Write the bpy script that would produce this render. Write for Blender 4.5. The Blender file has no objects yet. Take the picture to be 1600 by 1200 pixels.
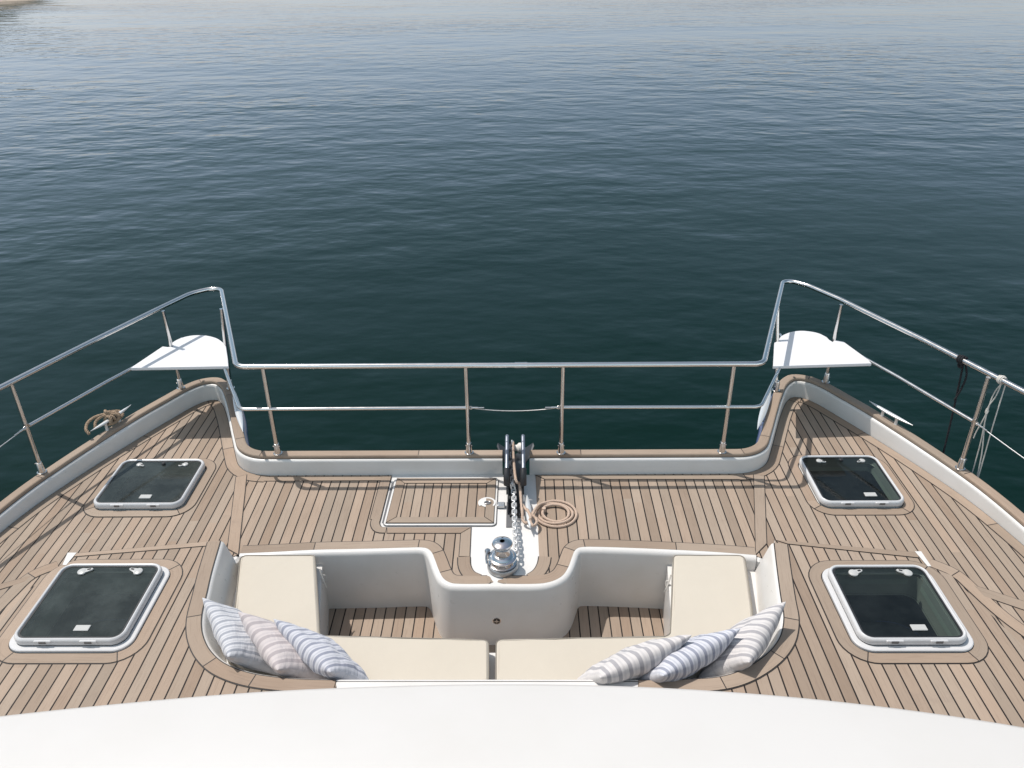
import bpy, math, random
from mathutils import Vector, Matrix, noise
from mathutils.geometry import tessellate_polygon
random.seed(7)
R = math.radians
scene = bpy.context.scene
COL = scene.collection

# ------------------------------------------------------------------ camera
CAMLOC = Vector((0.10134, 0.0, 2.8))
PITCH, ROLL, YAW = 0.50402082, 0.01052719, -0.01133853
cd = bpy.data.cameras.new('camera'); cam = bpy.data.objects.new('camera', cd); COL.objects.link(cam)
fw = Vector((math.sin(YAW)*math.cos(PITCH), math.cos(YAW)*math.cos(PITCH), -math.sin(PITCH)))
rt = Vector((math.cos(YAW), -math.sin(YAW), 0)); up = rt.cross(fw)
cr = rt*math.cos(ROLL) - up*math.sin(ROLL); cu = rt*math.sin(ROLL) + up*math.cos(ROLL)
M = Matrix((( cr.x, cu.x, -fw.x), (cr.y, cu.y, -fw.y), (cr.z, cu.z, -fw.z))).to_4x4()
cam.matrix_world = Matrix.Translation(CAMLOC) @ M
cd.sensor_width = 36; cd.sensor_fit = 'HORIZONTAL'; cd.lens = 36*1270.66/1600
cd.clip_start = 0.05; cd.clip_end = 9000
scene.camera = cam

# ------------------------------------------------------------------ light
SUND = Vector((0.293, -0.165, -0.715)).normalized()
EL = math.asin(-SUND.z); AZ = math.atan2(-SUND.x, -SUND.y)
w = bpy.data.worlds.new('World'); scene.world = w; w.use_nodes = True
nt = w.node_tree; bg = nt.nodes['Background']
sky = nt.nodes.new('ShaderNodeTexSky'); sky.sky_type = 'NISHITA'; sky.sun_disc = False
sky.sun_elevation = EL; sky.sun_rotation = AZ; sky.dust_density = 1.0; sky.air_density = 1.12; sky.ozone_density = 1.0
# hazy summer sky; tint by height shaped for water reflections and wall fill
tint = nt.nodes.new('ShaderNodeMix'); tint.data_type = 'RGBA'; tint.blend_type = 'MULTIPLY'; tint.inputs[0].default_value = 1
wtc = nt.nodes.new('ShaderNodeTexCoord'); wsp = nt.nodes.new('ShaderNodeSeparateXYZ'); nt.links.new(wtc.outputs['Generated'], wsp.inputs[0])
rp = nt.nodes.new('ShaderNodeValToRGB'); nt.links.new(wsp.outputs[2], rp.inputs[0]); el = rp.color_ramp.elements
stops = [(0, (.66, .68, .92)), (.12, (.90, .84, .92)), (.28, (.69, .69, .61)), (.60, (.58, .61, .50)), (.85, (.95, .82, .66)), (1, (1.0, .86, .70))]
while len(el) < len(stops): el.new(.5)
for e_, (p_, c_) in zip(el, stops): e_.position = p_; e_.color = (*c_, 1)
nt.links.new(sky.outputs[0], tint.inputs[6]); bk = nt.nodes.new('ShaderNodeMapRange'); bk.interpolation_type = 'SMOOTHSTEP'; nt.links.new(wsp.outputs[1], bk.inputs[0])   # sky astern brightened, added fill for the aft-facing walls
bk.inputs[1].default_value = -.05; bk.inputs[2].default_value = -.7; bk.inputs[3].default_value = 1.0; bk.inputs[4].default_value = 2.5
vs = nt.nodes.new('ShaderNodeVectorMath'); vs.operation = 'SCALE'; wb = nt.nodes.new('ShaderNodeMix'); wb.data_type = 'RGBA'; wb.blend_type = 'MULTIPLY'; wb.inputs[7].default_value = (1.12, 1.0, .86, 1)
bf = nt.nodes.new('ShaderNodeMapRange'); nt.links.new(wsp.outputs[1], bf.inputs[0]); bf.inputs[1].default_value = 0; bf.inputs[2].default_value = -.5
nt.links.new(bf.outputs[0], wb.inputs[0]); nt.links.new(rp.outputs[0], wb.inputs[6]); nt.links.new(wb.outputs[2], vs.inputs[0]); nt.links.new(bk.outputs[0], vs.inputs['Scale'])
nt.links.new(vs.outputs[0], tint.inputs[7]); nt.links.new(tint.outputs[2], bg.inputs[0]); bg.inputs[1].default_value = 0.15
sd = bpy.data.lights.new('sun', 'SUN'); sd.energy = 3.2; sd.angle = R(0.5); sd.color = (1, 0.955, 0.90)
sun = bpy.data.objects.new('sun', sd); COL.objects.link(sun)
sun.rotation_euler = SUND.to_track_quat('-Z', 'Y').to_euler(); sun.location = (-3, 2, 9)
scene.view_settings.view_transform = 'Standard'; scene.view_settings.look = 'None'
scene.view_settings.exposure = 0.34; scene.view_settings.gamma = 1
scene.render.engine = 'CYCLES'
scene.cycles.max_bounces = 6; scene.cycles.transparent_max_bounces = 8

# ------------------------------------------------------------------ materials
def mat(name, col=(.8,.8,.8), rough=.5, metal=0, **kw):
    m = bpy.data.materials.new(name); m.use_nodes = True
    b = m.node_tree.nodes['Principled BSDF']
    b.inputs['Base Color'].default_value = (*col, 1); b.inputs['Roughness'].default_value = rough
    b.inputs['Metallic'].default_value = metal
    for k, v in kw.items(): b.inputs[k.replace('_', ' ')].default_value = v
    return m
class NG:
    def __init__(s, m): s.t = m.node_tree; s.b = s.t.nodes['Principled BSDF']
    def n(s, typ, **kw):
        x = s.t.nodes.new('ShaderNode'+typ)
        for k, v in kw.items(): setattr(x, k, v)
        return x
    def l(s, a, b): s.t.links.new(a, b)
    def math(s, op, a, b=None, c=None):
        x = s.n('Math', operation=op)
        for i, v in enumerate((a, b, c)):
            if v is None: continue
            if isinstance(v, (int, float)): x.inputs[i].default_value = v
            else: s.l(v, x.inputs[i])
        return x.outputs[0]
    def mix(s, f, a, b, bt='MIX'):
        x = s.n('Mix', data_type='RGBA', blend_type=bt)
        for i, v in ((0, f), (6, a), (7, b)):
            if isinstance(v, (int, float)): x.inputs[i].default_value = v
            elif isinstance(v, tuple): x.inputs[i].default_value = (*v, 1)
            else: s.l(v, x.inputs[i])
        return x.outputs[2]
    def noise(s, vec, scale, detail=3, rough=.55):
        x = s.n('TexNoise'); x.inputs['Scale'].default_value = scale; x.inputs['Detail'].default_value = detail
        x.inputs['Roughness'].default_value = rough
        if vec is not None: s.l(vec, x.inputs['Vector'])
        return x.outputs[0]
    def comb(s, x=0, y=0, z=0):
        c = s.n('CombineXYZ')
        for i, v in enumerate((x, y, z)):
            if isinstance(v, (int, float)): c.inputs[i].default_value = v
            else: s.l(v, c.inputs[i])
        return c.outputs[0]
    def bump(s, h, dist, strength=1.0):
        x = s.n('Bump'); x.inputs['Distance'].default_value = dist; x.inputs['Strength'].default_value = strength
        s.l(h, x.inputs['Height']); s.l(x.outputs[0], s.b.inputs['Normal']); return x

TEAK_A = (.232, .171, .127); TEAK_B = (.385, .296, .229)
def teak_common(g, along, across, tone, seam=None):
    gv = g.comb(g.math('MULTIPLY', across, 1.0), g.math('MULTIPLY', along, .045), tone)
    gr = g.noise(gv, 170, 4, .6)
    gv2 = g.comb(across, g.math('MULTIPLY', along, .22), 0)
    g2 = g.noise(gv2, 22, 4, .6)
    tc = g.n('TexCoord'); bl = g.noise(tc.outputs['Object'], 2.3, 4, .6)
    f = g.math('ADD', g.math('MULTIPLY', tone, .80), g.math('MULTIPLY', gr, .34))
    f = g.math('ADD', f, g.math('MULTIPLY', g2, .30))
    f = g.math('ADD', f, g.math('MULTIPLY', bl, .80)); f = g.math('SUBTRACT', f, .625)
    f2 = g.n('Clamp'); g.l(f, f2.inputs[0])
    c = g.mix(f2.outputs[0], TEAK_A, TEAK_B)
    # warm and grey boards
    wn = g.n('TexWhiteNoise', noise_dimensions='1D'); g.l(g.math('MULTIPLY', tone, 71.3), wn.inputs['W'])
    c = g.mix(g.math('MULTIPLY', wn.outputs[0], .32), c, (.340, .245, .178))
    wn3 = g.n('TexWhiteNoise', noise_dimensions='1D'); g.l(g.math('MULTIPLY', tone, 33.7), wn3.inputs['W'])
    c = g.mix(g.math('MULTIPLY', wn3.outputs[0], .40), c, (.297, .260, .216))
    # dark fine grain
    c = g.mix(g.math('MULTIPLY', g.math('LESS_THAN', gr, .42), .16), c, (.17, .12, .09))
    # faint stains
    st = g.noise(tc.outputs['Object'], 6.0, 6, .7)
    sr = g.n('MapRange'); g.l(st, sr.inputs[0]); sr.inputs[1].default_value = .60; sr.inputs[2].default_value = .75
    c = g.mix(g.math('MULTIPLY', sr.outputs[0], .42), c, (.22, .17, .14))
    h = g.math('MULTIPLY', gr, .3)
    if seam is not None:
        c = g.mix(seam, c, (.018, .015, .014)); h = g.math('SUBTRACT', h, g.math('MULTIPLY', seam, 1.0))
    g.l(c, g.b.inputs['Base Color']); g.b.inputs['Roughness'].default_value = .72
    g.b.inputs['Specular IOR Level'].default_value = .25
    g.bump(h, .0012, .7)
def teak_field(name, spacing, off, sw=.0042):
    m = mat(name); g = NG(m); tc = g.n('TexCoord'); sp = g.n('SeparateXYZ'); g.l(tc.outputs['Object'], sp.inputs[0])
    wob = g.noise(g.comb(0, sp.outputs[1], 0), .9, 2)
    xx = g.math('ADD', sp.outputs[0], g.math('MULTIPLY', g.math('SUBTRACT', wob, .5), .006))
    t = g.math('DIVIDE', g.math('SUBTRACT', xx, off), spacing)
    idx = g.math('FLOOR', t); fr = g.math('SUBTRACT', t, idx)
    d = g.math('ABSOLUTE', g.math('SUBTRACT', fr, .5))
    seam = g.math('GREATER_THAN', d, .5 - sw/spacing/2)
    wn = g.n('TexWhiteNoise', noise_dimensions='1D'); g.l(idx, wn.inputs['W'])
    # boards butt at different places along each row
    yy = g.math('ADD', g.math('DIVIDE', sp.outputs[1], 2.6), g.math('MULTIPLY', wn.outputs[0], 7.0))
    wn2 = g.n('TexWhiteNoise', noise_dimensions='2D'); g.l(g.comb(idx, g.math('FLOOR', yy), 0), wn2.inputs['Vector'])
    teak_common(g, sp.outputs[1], sp.outputs[0], wn2.outputs[0], seam)
    return m
M_TEAK = teak_field('teak_planking', .0545, .243, .0066)
M_LID = teak_field('teak_lid_planking', .0515, -.199, .0060)
def teak_board():
    m = mat('teak_board'); g = NG(m); uv = g.n('UVMap'); uv.uv_map = 'UVMap'
    sp = g.n('SeparateXYZ'); g.l(uv.outputs[0], sp.inputs[0])
    at = g.n('Attribute'); at.attribute_name = 'tone'
    teak_common(g, sp.outputs[0], sp.outputs[1], at.outputs['Fac'])
    return m
M_BOARD = teak_board()
M_CAULK = mat('black_caulk', (.02, .017, .016), .6)
def gelcoat(name, col, rough=.3, dirt=1.0):
    m = mat(name, col, rough); g = NG(m); tc = g.n('TexCoord')
    a = g.noise(tc.outputs['Object'], 1.6, 5, .6)
    r = g.n('MapRange'); g.l(a, r.inputs[0]); r.inputs[1].default_value = .45; r.inputs[2].default_value = .8
    dirty = tuple(c*(1-dirt*(1-f)) for c, f in zip(col, (.86, .84, .80)))
    g.l(g.mix(r.outputs[0], col, dirty), g.b.inputs['Base Color'])
    b = g.noise(tc.outputs['Object'], 26, 2)
    g.l(g.math('ADD', g.math('MULTIPLY', b, .15), rough-.07), g.b.inputs['Roughness'])
    return m
M_WHITE = gelcoat('white_gelcoat', (.665, .650, .632), .30)
M_ROOF = gelcoat('roof_gelcoat', (.575, .558, .540), .42, .35)
M_NAVY = mat('navy_hull_paint', (.03, .045, .13), .12, Coat_Weight=.6)
M_STEEL = mat('polished_steel', (.62, .61, .60), .13, 1)
def steel_worn(name, col, r0):
    m = mat(name, col, r0, 1); g = NG(m); tc = g.n('TexCoord'); a = g.noise(tc.outputs['Object'], 18, 5, .7)
    g.l(g.math('ADD', g.math('MULTIPLY', a, .22), r0-.08), g.b.inputs['Roughness']); return m
M_STEEL = steel_worn('polished_steel', (.66, .65, .635), .16)
M_CHROME = steel_worn('chromed_metal', (.62, .62, .63), .13)
M_GALV = steel_worn('galvanised_steel', (.50, .51, .52), .42)
M_DULL = steel_worn('dull_steel', (.30, .32, .36), .42)
M_DARKST = steel_worn('shade_dark_steel', (.10, .105, .11), .5)  # steel colour darkened for the shade inside the roller, shared by the anchor
M_CHAIN = mat('zinc_chain', (.60, .60, .60), .40, .6)
M_ALU = mat('anodised_aluminium', (.72, .73, .73), .38, .55)
M_BLACK = mat('black_rubber', (.02, .02, .022), .45)
M_GREY = mat('dark_grey_metal', (.14, .14, .145), .5, .3)
M_PLAST = mat('white_plastic', (.44, .44, .43), .35)
M_ROLLER = mat('white_nylon', (.72, .70, .66), .5)
M_SEATW = mat('white_board', (.67, .66, .665), .4)
M_FRAME = mat('white_hatch_frame', (.56, .56, .565), .3)
M_LINER = mat('pale_liner', (.66, .70, .67), .5)
M_CABIN = mat('dark_cabin', (.018, .021, .022), .7)
def glass(name, d0, d1, dc):
    m = bpy.data.materials.new(name); m.use_nodes = True; t = m.node_tree; t.nodes.clear()
    g = NG.__new__(NG); g.t = t
    o = g.n('OutputMaterial'); mx = g.n('MixShader'); tr = g.n('BsdfTransparent'); gl = g.n('BsdfGlossy'); fr = g.n('Fresnel')
    tr.inputs[0].default_value = (.52, .60, .56, 1); gl.inputs['Roughness'].default_value = .05
    fr.inputs[0].default_value = 1.49
    df = g.n('BsdfDiffuse'); df.inputs[0].default_value = (*dc, 1)
    tc = g.n('TexCoord'); ns = g.noise(tc.outputs['Object'], 7, 6, .7)
    r = g.n('MapRange'); g.l(ns, r.inputs[0]); r.inputs[1].default_value = .4; r.inputs[2].default_value = .75
    r.inputs[3].default_value = d0; r.inputs[4].default_value = d1
    m0 = g.n('MixShader'); g.l(r.outputs[0], m0.inputs[0]); g.l(tr.outputs[0], m0.inputs[1]); g.l(df.outputs[0], m0.inputs[2])
    g.l(fr.outputs[0], mx.inputs[0]); g.l(m0.outputs[0], mx.inputs[1]); g.l(gl.outputs[0], mx.inputs[2]); g.l(mx.outputs[0], o.inputs[0])
    return m
M_GLASS = glass('tinted_glass', .08, .25, (.055, .066, .066))
M_GLASS_SKY = glass('sky_paled_glass', .25, .6, (.085, .100, .096))  # paler patchy diffuse stands in for sky reflected in the left hatches
def fabric(name, col, scale=900):
    m = mat(name, col, .85, Sheen_Weight=.15); g = NG(m); tc = g.n('TexCoord')
    a = g.noise(tc.outputs['Object'], 3.5, 4); c = g.mix(a, tuple(x*.94 for x in col), tuple(min(1, x*1.04) for x in col))
    g.l(c, g.b.inputs['Base Color'])
    h = g.math('ADD', g.math('MULTIPLY', g.noise(tc.outputs['Object'], 9, 3), 1.0), g.math('MULTIPLY', g.noise(tc.outputs['Object'], scale, 1), .05))
    g.bump(h, .006, .5); return m
M_CUSH = fabric('cream_canvas', (.515, .467, .392))
M_PIPE = mat('dark_piping', (.22, .20, .17), .8)
def stripes(name, light, dark, mid, n):
    m = mat(name, light, .88, Sheen_Weight=.2); g = NG(m); uv = g.n('UVMap'); uv.uv_map = 'UVMap'
    sp = g.n('SeparateXYZ'); g.l(uv.outputs[0], sp.inputs[0])
    wob = g.noise(uv.outputs[0], 5, 3)
    u = g.math('ADD', sp.outputs[0], g.math('MULTIPLY', g.math('SUBTRACT', wob, .5), .018))
    t = g.math('FRACT', g.math('ADD', g.math('MULTIPLY', u, n-.5), .42))
    s1 = g.math('LESS_THAN', t, .36); s2 = g.math('MULTIPLY', g.math('GREATER_THAN', t, .64), g.math('LESS_THAN', t, .82))
    c = g.mix(s1, light, dark); c = g.mix(g.math('MULTIPLY', s2, .8), c, mid)
    g.l(c, g.b.inputs['Base Color'])
    h = g.math('ADD', g.noise(g.comb(sp.outputs[0], g.math('MULTIPLY', sp.outputs[1], 2.5), 0), 4, 4), g.math('MULTIPLY', g.noise(uv.outputs[0], 320, 1), .03))
    g.bump(h, .012, .6); return m
M_PB = stripes('blue_striped_linen', (.56, .565, .61), (.265, .28, .345), (.44, .455, .505), 11)
M_PB2 = stripes('pale_blue_striped_linen', (.55, .555, .58), (.30, .315, .355), (.44, .45, .48), 11)
M_PP = stripes('rose_striped_linen', (.57, .52, .515), (.39, .35, .36), (.51, .465, .47), 8)
M_PG = stripes('grey_striped_linen', (.58, .555, .545), (.33, .32, .335), (.50, .48, .48), 9)
def rope_mat(name, a, b):
    m = mat(name, a, .9); g = NG(m); tc = g.n('TexCoord')
    g.l(g.mix(g.noise(tc.outputs['Object'], 90, 4, .7), a, b), g.b.inputs['Base Color'])
    g.bump(g.noise(tc.outputs['Object'], 500, 2), .001, .6); return m
M_ROPE = rope_mat('tan_rope_fibre', (.40, .285, .215), (.60, .47, .38))
M_ROPED = rope_mat('brown_rope_fibre', (.17, .115, .075), (.46, .34, .235))
M_CORDW = rope_mat('white_cord_fibre', (.50, .47, .43), (.62, .60, .56))
M_CORDK = mat('black_cord_fibre', (.012, .012, .015), .8)
M_WIRE = mat('steel_wire', (.60, .60, .60), .35, .8)
def water():
    m = mat('sea_water', (.004, .020, .021), .05); g = NG(m); tc = g.n('TexCoord')
    g.b.inputs['IOR'].default_value = 1.333; g.b.inputs['Specular IOR Level'].default_value = .36; g.b.inputs['Specular Tint'].default_value = (.93, 1, .98, 1)
    O = tc.outputs['Object']
    def mp(sx, sy, rz):
        x = g.n('Mapping'); x.inputs['Scale'].default_value = (sx, sy, 1); x.inputs['Rotation'].default_value = (0, 0, R(rz)); g.l(O, x.inputs[0]); return x.outputs[0]
    n0 = g.noise(mp(.28, .44, 12), 1.0, 2, .5)
    n1 = g.noise(mp(.80, 1.25, 7), 1.0, 2, .5)
    n2 = g.noise(mp(1.7, 2.7, -9), 1.0, 2, .5)
    n3 = g.noise(mp(5.5, 9.5, 4), 1.0, 2, .5)
    n4 = g.noise(mp(.05, .11, 20), 1.0, 3, .5)
    n5 = g.noise(mp(2.9, 4.8, 24), 1.0, 2, .45)
    amp = g.n('MapRange'); g.l(n4, amp.inputs[0]); amp.inputs[1].default_value = .32; amp.inputs[2].default_value = .68; amp.inputs[3].default_value = .25; amp.inputs[4].default_value = 1.5
    h = g.math('ADD', g.math('MULTIPLY', n1, .030), g.math('MULTIPLY', n2, .0115))
    h = g.math('ADD', h, g.math('MULTIPLY', n5, .0052))
    h = g.math('ADD', g.math('MULTIPLY', n0, .030), g.math('MULTIPLY', g.math('ADD', h, g.math('MULTIPLY', n3, .0016)), amp.outputs[0]))
    g.bump(h, 1.0, 1.0)
    c = g.mix(n4, (.0006, .0092, .0062), (.0010, .0118, .0082))
    g.l(c, g.b.inputs['Base Color'])
    return m
M_WATER = water()

# ------------------------------------------------------------------ mesh helpers
class MB:
    def __init__(s): s.v=[]; s.f=[]; s.m=[]; s.uv={}; s.tone={}
    def add(s, verts, faces, mi=0, uvs=None, tone=None):
        o = len(s.v); s.v += [tuple(p) for p in verts]
        for i, f in enumerate(faces):
            k = len(s.f); s.f.append([o+a for a in f]); s.m.append(mi)
            if uvs: s.uv[k] = [uvs[a] for a in f]
            if tone is not None: s.tone[k] = tone
    def build(s, name, mats, parent=None, smooth=None, label=None):
        me = bpy.data.meshes.new(name)
        off = parent_world(parent)
        me.from_pydata([(x-off.x, y-off.y, z-off.z) for x, y, z in s.v], [], s.f)
        for m in (mats if isinstance(mats, (list, tuple)) else [mats]): me.materials.append(m)
        me.polygons.foreach_set('material_index', s.m)
        if s.uv:
            ul = me.uv_layers.new(name='UVMap')
            for k, uvl in s.uv.items():
                for j, li in enumerate(me.polygons[k].loop_indices): ul.data[li].uv = uvl[j]
        if s.tone:
            a = me.attributes.new('tone', 'FLOAT', 'FACE')
            for k, t in s.tone.items(): a.data[k].value = t
        if smooth:
            me.polygons.foreach_set('use_smooth', [True]*len(me.polygons)); me.set_sharp_from_angle(angle=R(smooth))
        me.update()
        o = bpy.data.objects.new(name, me); COL.objects.link(o); o.parent = parent
        if label: o['label'] = label
        return o
def parent_world(p):
    v = Vector((0,0,0))
    while p is not None: v += p.location; p = p.parent
    return v
def tag(o, label, cat, group=None, kind=None):
    o['label'] = label; o['category'] = cat
    if group: o['group'] = group
    if kind: o['kind'] = kind
    return o
def thing(name, loc, label, cat, group=None):
    o = bpy.data.objects.new(name, None); o.empty_display_size = .1; COL.objects.link(o); o.location = loc
    return tag(o, label, cat, group)
def cr2(pts, n=6, closed=False):
    """centripetal Catmull-Rom through points of any dimension"""
    P = [Vector(p) for p in pts]; out = []
    if closed: P = [P[-1]] + P + [P[0], P[1]]
    else: P = [P[0]*2-P[1]] + P + [P[-1]*2-P[-2]]
    for i in range(1, len(P)-2):
        p0, p1, p2, p3 = P[i-1:i+3]
        t0 = 0; t1 = t0+max(1e-6, (p1-p0).length)**.5; t2 = t1+max(1e-6, (p2-p1).length)**.5; t3 = t2+max(1e-6, (p3-p2).length)**.5
        for k in range(n):
            t = t1+(t2-t1)*k/n
            a1 = p0*((t1-t)/(t1-t0))+p1*((t-t0)/(t1-t0)); a2 = p1*((t2-t)/(t2-t1))+p2*((t-t1)/(t2-t1)); a3 = p2*((t3-t)/(t3-t2))+p3*((t-t2)/(t3-t2))
            b1 = a1*((t2-t)/(t2-t0))+a2*((t-t0)/(t2-t0)); b2 = a2*((t3-t)/(t3-t1))+a3*((t-t1)/(t3-t1))
            out.append(b1*((t2-t)/(t2-t1))+b2*((t-t1)/(t2-t1)))
    if not closed: out.append(P[-2])
    return out
def fillet(pts, r, n=6, closed=False):
    P = [Vector(p) for p in pts]; N = len(P); out = []
    for i in range(N):
        if not closed and i in (0, N-1): out.append(P[i]); continue
        a, b, c = P[i-1], P[i], P[(i+1) % N]; ri = r[i] if isinstance(r, (list, tuple)) else r
        u = (a-b).normalized(); v = (c-b).normalized(); ang = u.angle(v)
        if ri <= 0 or ang > 3.1: out.append(b); continue
        d = min(ri/math.tan(ang/2), (a-b).length*.49, (c-b).length*.49); rr = d*math.tan(ang/2)
        s, e = b+u*d, b+v*d; cen = b+(u+v).normalized()*(rr/math.sin(ang/2))
        k0, k1 = s-cen, e-cen; th = k0.angle(k1)
        for k in range(n+1):
            t = k/n; out.append(cen+(k0*math.sin((1-t)*th)+k1*math.sin(t*th))/math.sin(th) if th > 1e-4 else s)
    return out
def V2(p): return Vector((p[0], p[1]))
def offs(path, d, closed=False):
    """offset a 2-D path to its left by d with mitred joins"""
    P = [V2(p) for p in path]; N = len(P); out = []
    for i in range(N):
        a = P[i-1] if (i > 0 or closed) else None; c = P[(i+1) % N] if (i < N-1 or closed) else None
        ds = []
        if a is not None and (P[i]-a).length > 1e-7: ds.append((P[i]-a).normalized())
        if c is not None and (c-P[i]).length > 1e-7: ds.append((c-P[i]).normalized())
        ns = [Vector((-q.y, q.x)) for q in ds]
        if len(ns) == 2:
            m = ns[0]+ns[1]; m = m.normalized() if m.length > 1e-6 else ns[0]
            k = max(.35, m.dot(ns[0])); out.append(P[i]+m*(d/k))
        else: out.append(P[i]+ns[0]*d)
    return out
def loft(mb, path, prof, mi=0, closed=False, caps=False, zlow=None, lift=None):
    """sweep a profile of (left offset, z) along a 2-D path"""
    rows = []
    for d, z in prof:
        q = offs(path, d, closed)
        rows.append([(p.x, p.y, (zlow(p) if z is None else z+lift(V2(path[k])) if (lift and z > .05) else z)) for k, p in enumerate(q)])
    n = len(path); v = [p for r in rows for p in r]; f = []
    for j in range(len(rows)-1):
        for i in range(n if closed else n-1):
            k = (i+1) % n; f.append((j*n+i, j*n+k, (j+1)*n+k, (j+1)*n+i))
    if caps and not closed:
        f.append([j*n for j in range(len(rows))]); f.append([j*n+n-1 for j in reversed(range(len(rows)))])
    mb.add(v, f, mi)
def sheet(mb, outer, holes, z, mi=0, drop=0, mi_side=None):
    loops = [[Vector((p[0], p[1], 0)) for p in outer]] + [[Vector((p[0], p[1], 0)) for p in h] for h in holes]
    tris = tessellate_polygon(loops); v = [(p.x, p.y, z) for l in loops for p in l]
    F = []
    for t in tris:
        a, b, c = (Vector(v[i]) for i in t)
        F.append(t if (b-a).cross(c-a).z > 0 else tuple(reversed(t)))
    mb.add(v, F, mi)
    if drop:
        for l in loops:
            n = len(l); vv = [(p.x, p.y, z) for p in l]+[(p.x, p.y, z-drop) for p in l]
            mb.add(vv, [(i, (i+1) % n, n+(i+1) % n, n+i) for i in range(n)], mi if mi_side is None else mi_side)
def resample(P, step):
    out = [P[0]]; 
    for a, b in zip(P, P[1:]):
        L = (b-a).length; k = max(1, int(L/step))
        for i in range(1, k+1): out.append(a+(b-a)*(i/k))
    return out
BN = [0]
def ribbon(mb, path, wid, z, joints=(), step=.05, closed=False, hi=.0022, lo=.0008):
    """teak margin board left of path; material 0 board, 1 caulk"""
    BN[0] += 1; hi += .00011*(BN[0] % 16)
    P = [V2(p) for p in path]
    if closed: P = P+[P[0]]
    P = resample(P, step)
    if closed: P = P[:-1]
    A = offs(P, 0, closed); B = offs(P, wid, closed); n = len(P)
    js = []
    for j in joints:
        j = V2(j); js.append(min(range(n), key=lambda i: (P[i]-j).length))
    js = sorted(set(js)); tone = random.random(); s = 0
    rng = range(n if closed else n-1)
    for i in rng:
        k = (i+1) % n
        if i in js: tone = random.random(); s += random.random()*3
        d = (P[k]-P[i]).length
        mb.add([(A[i].x, A[i].y, z+hi), (A[k].x, A[k].y, z+hi), (B[k].x, B[k].y, z+hi), (B[i].x, B[i].y, z+hi)], [(0,1,2,3)], 0,
               [(s, 0), (s+d, 0), (s+d, wid), (s, wid)], tone)
        s += d
    g = .0052*math.copysign(1, wid)
    C = offs(P, -g, closed); D = offs(P, wid+g, closed)
    for i in rng:
        k = (i+1) % n
        mb.add([(C[i].x, C[i].y, z+lo), (C[k].x, C[k].y, z+lo), (D[k].x, D[k].y, z+lo), (D[i].x, D[i].y, z+lo)], [(0,1,2,3)], 1)
    for i in js:
        if 0 < i < n-1 or closed:
            t = (P[(i+1) % n]-P[i-1]).normalized()*.0022
            mb.add([(*(A[i]-t), z+hi+.0006), (*(A[i]+t), z+hi+.0006), (*(B[i]+t), z+hi+.0006), (*(B[i]-t), z+hi+.0006)], [(0,1,2,3)], 1)
def board(mb, quad, z, hi=.0022, lo=.0008, caulk=.004, inset=.0016):
    """a straight board from a 4-gon; grain runs along first edge"""
    BN[0] += 1; hi += .00011*(BN[0] % 16)
    q = [V2(p) for p in quad]; ar = sum(a.x*b.y-b.x*a.y for a, b in zip(q, q[1:]+q[:1]))
    if ar < 0: q = [q[1], q[0]]+q[:1:-1]
    q = offs(q, inset, True); e = (q[1]-q[0]).normalized(); nrm = Vector((-e.y, e.x)); s = random.random()*5
    uv = [(s+(p-q[0]).dot(e), (p-q[0]).dot(nrm)) for p in q]
    mb.add([(p.x, p.y, z+hi) for p in q], [tuple(range(len(q)))], 0, uv, random.random())
    area = sum(a.x*b.y-b.x*a.y for a, b in zip(q, q[1:]+q[:1]))
    o = offs(q, -caulk if area > 0 else caulk, True)
    mb.add([(p.x, p.y, z+lo) for p in o], [tuple(range(len(o)))], 1)
def frames(P, closed=False):
    N = len(P); T = []
    for i in range(N):
        a = P[i-1] if (i > 0 or closed) else P[i]; b = P[(i+1) % N] if (i < N-1 or closed) else P[i]
        T.append((b-a).normalized())
    u = T[0].orthogonal().normalized()
    if abs(T[0].z) < .9: u = (Vector((0,0,1))-T[0]*T[0].z).normalized()
    U = [u]
    for i in range(1, N):
        u = U[-1]-T[i]*U[-1].dot(T[i]); u = u.normalized() if u.length > 1e-6 else T[i].orthogonal().normalized(); U.append(u)
    return T, U
def tube(mb, pts, r, seg=10, mi=0, closed=False, caps=True, rz=1.0, uvn=None):
    P = [Vector(p) for p in pts]; T, U = frames(P, closed); N = len(P); v = []
    for i in range(N):
        W = T[i].cross(U[i]); ri = r[i] if isinstance(r, (list, tuple)) else r
        for k in range(seg):
            a = 2*math.pi*k/seg; v.append(P[i]+U[i]*(math.cos(a)*ri*rz)+W*(math.sin(a)*ri))
    f = []
    for i in range(N if closed else N-1):
        j = (i+1) % N
        for k in range(seg): f.append((i*seg+k, i*seg+(k+1) % seg, j*seg+(k+1) % seg, j*seg+k))
    if caps and not closed: f.append(tuple(range(seg))[::-1]); f.append(tuple((N-1)*seg+k for k in range(seg)))
    mb.add(v, f, mi)
def rope(mb, pts, r, pitch=.03, strands=3, mi=0, seg=6):
    P = [Vector(p) for p in pts]; Q = [P[0]]
    st = min(pitch/7, r*.8)
    for a, b in zip(P, P[1:]):
        k = max(1, int((b-a).length/st))
        for i in range(1, k+1): Q.append(a+(b-a)*(i/k))
    T, U = frames(Q); s = 0
    lines = [[] for _ in range(strands)]
    for i, q in enumerate(Q):
        if i: s += (q-Q[i-1]).length
        W = T[i].cross(U[i])
        for k in range(strands):
            a = 2*math.pi*(k/strands+s/pitch); lines[k].append(q+(U[i]*math.cos(a)+W*math.sin(a))*r*.55)
    for l in lines: tube(mb, l, r*.50, seg, mi)
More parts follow.
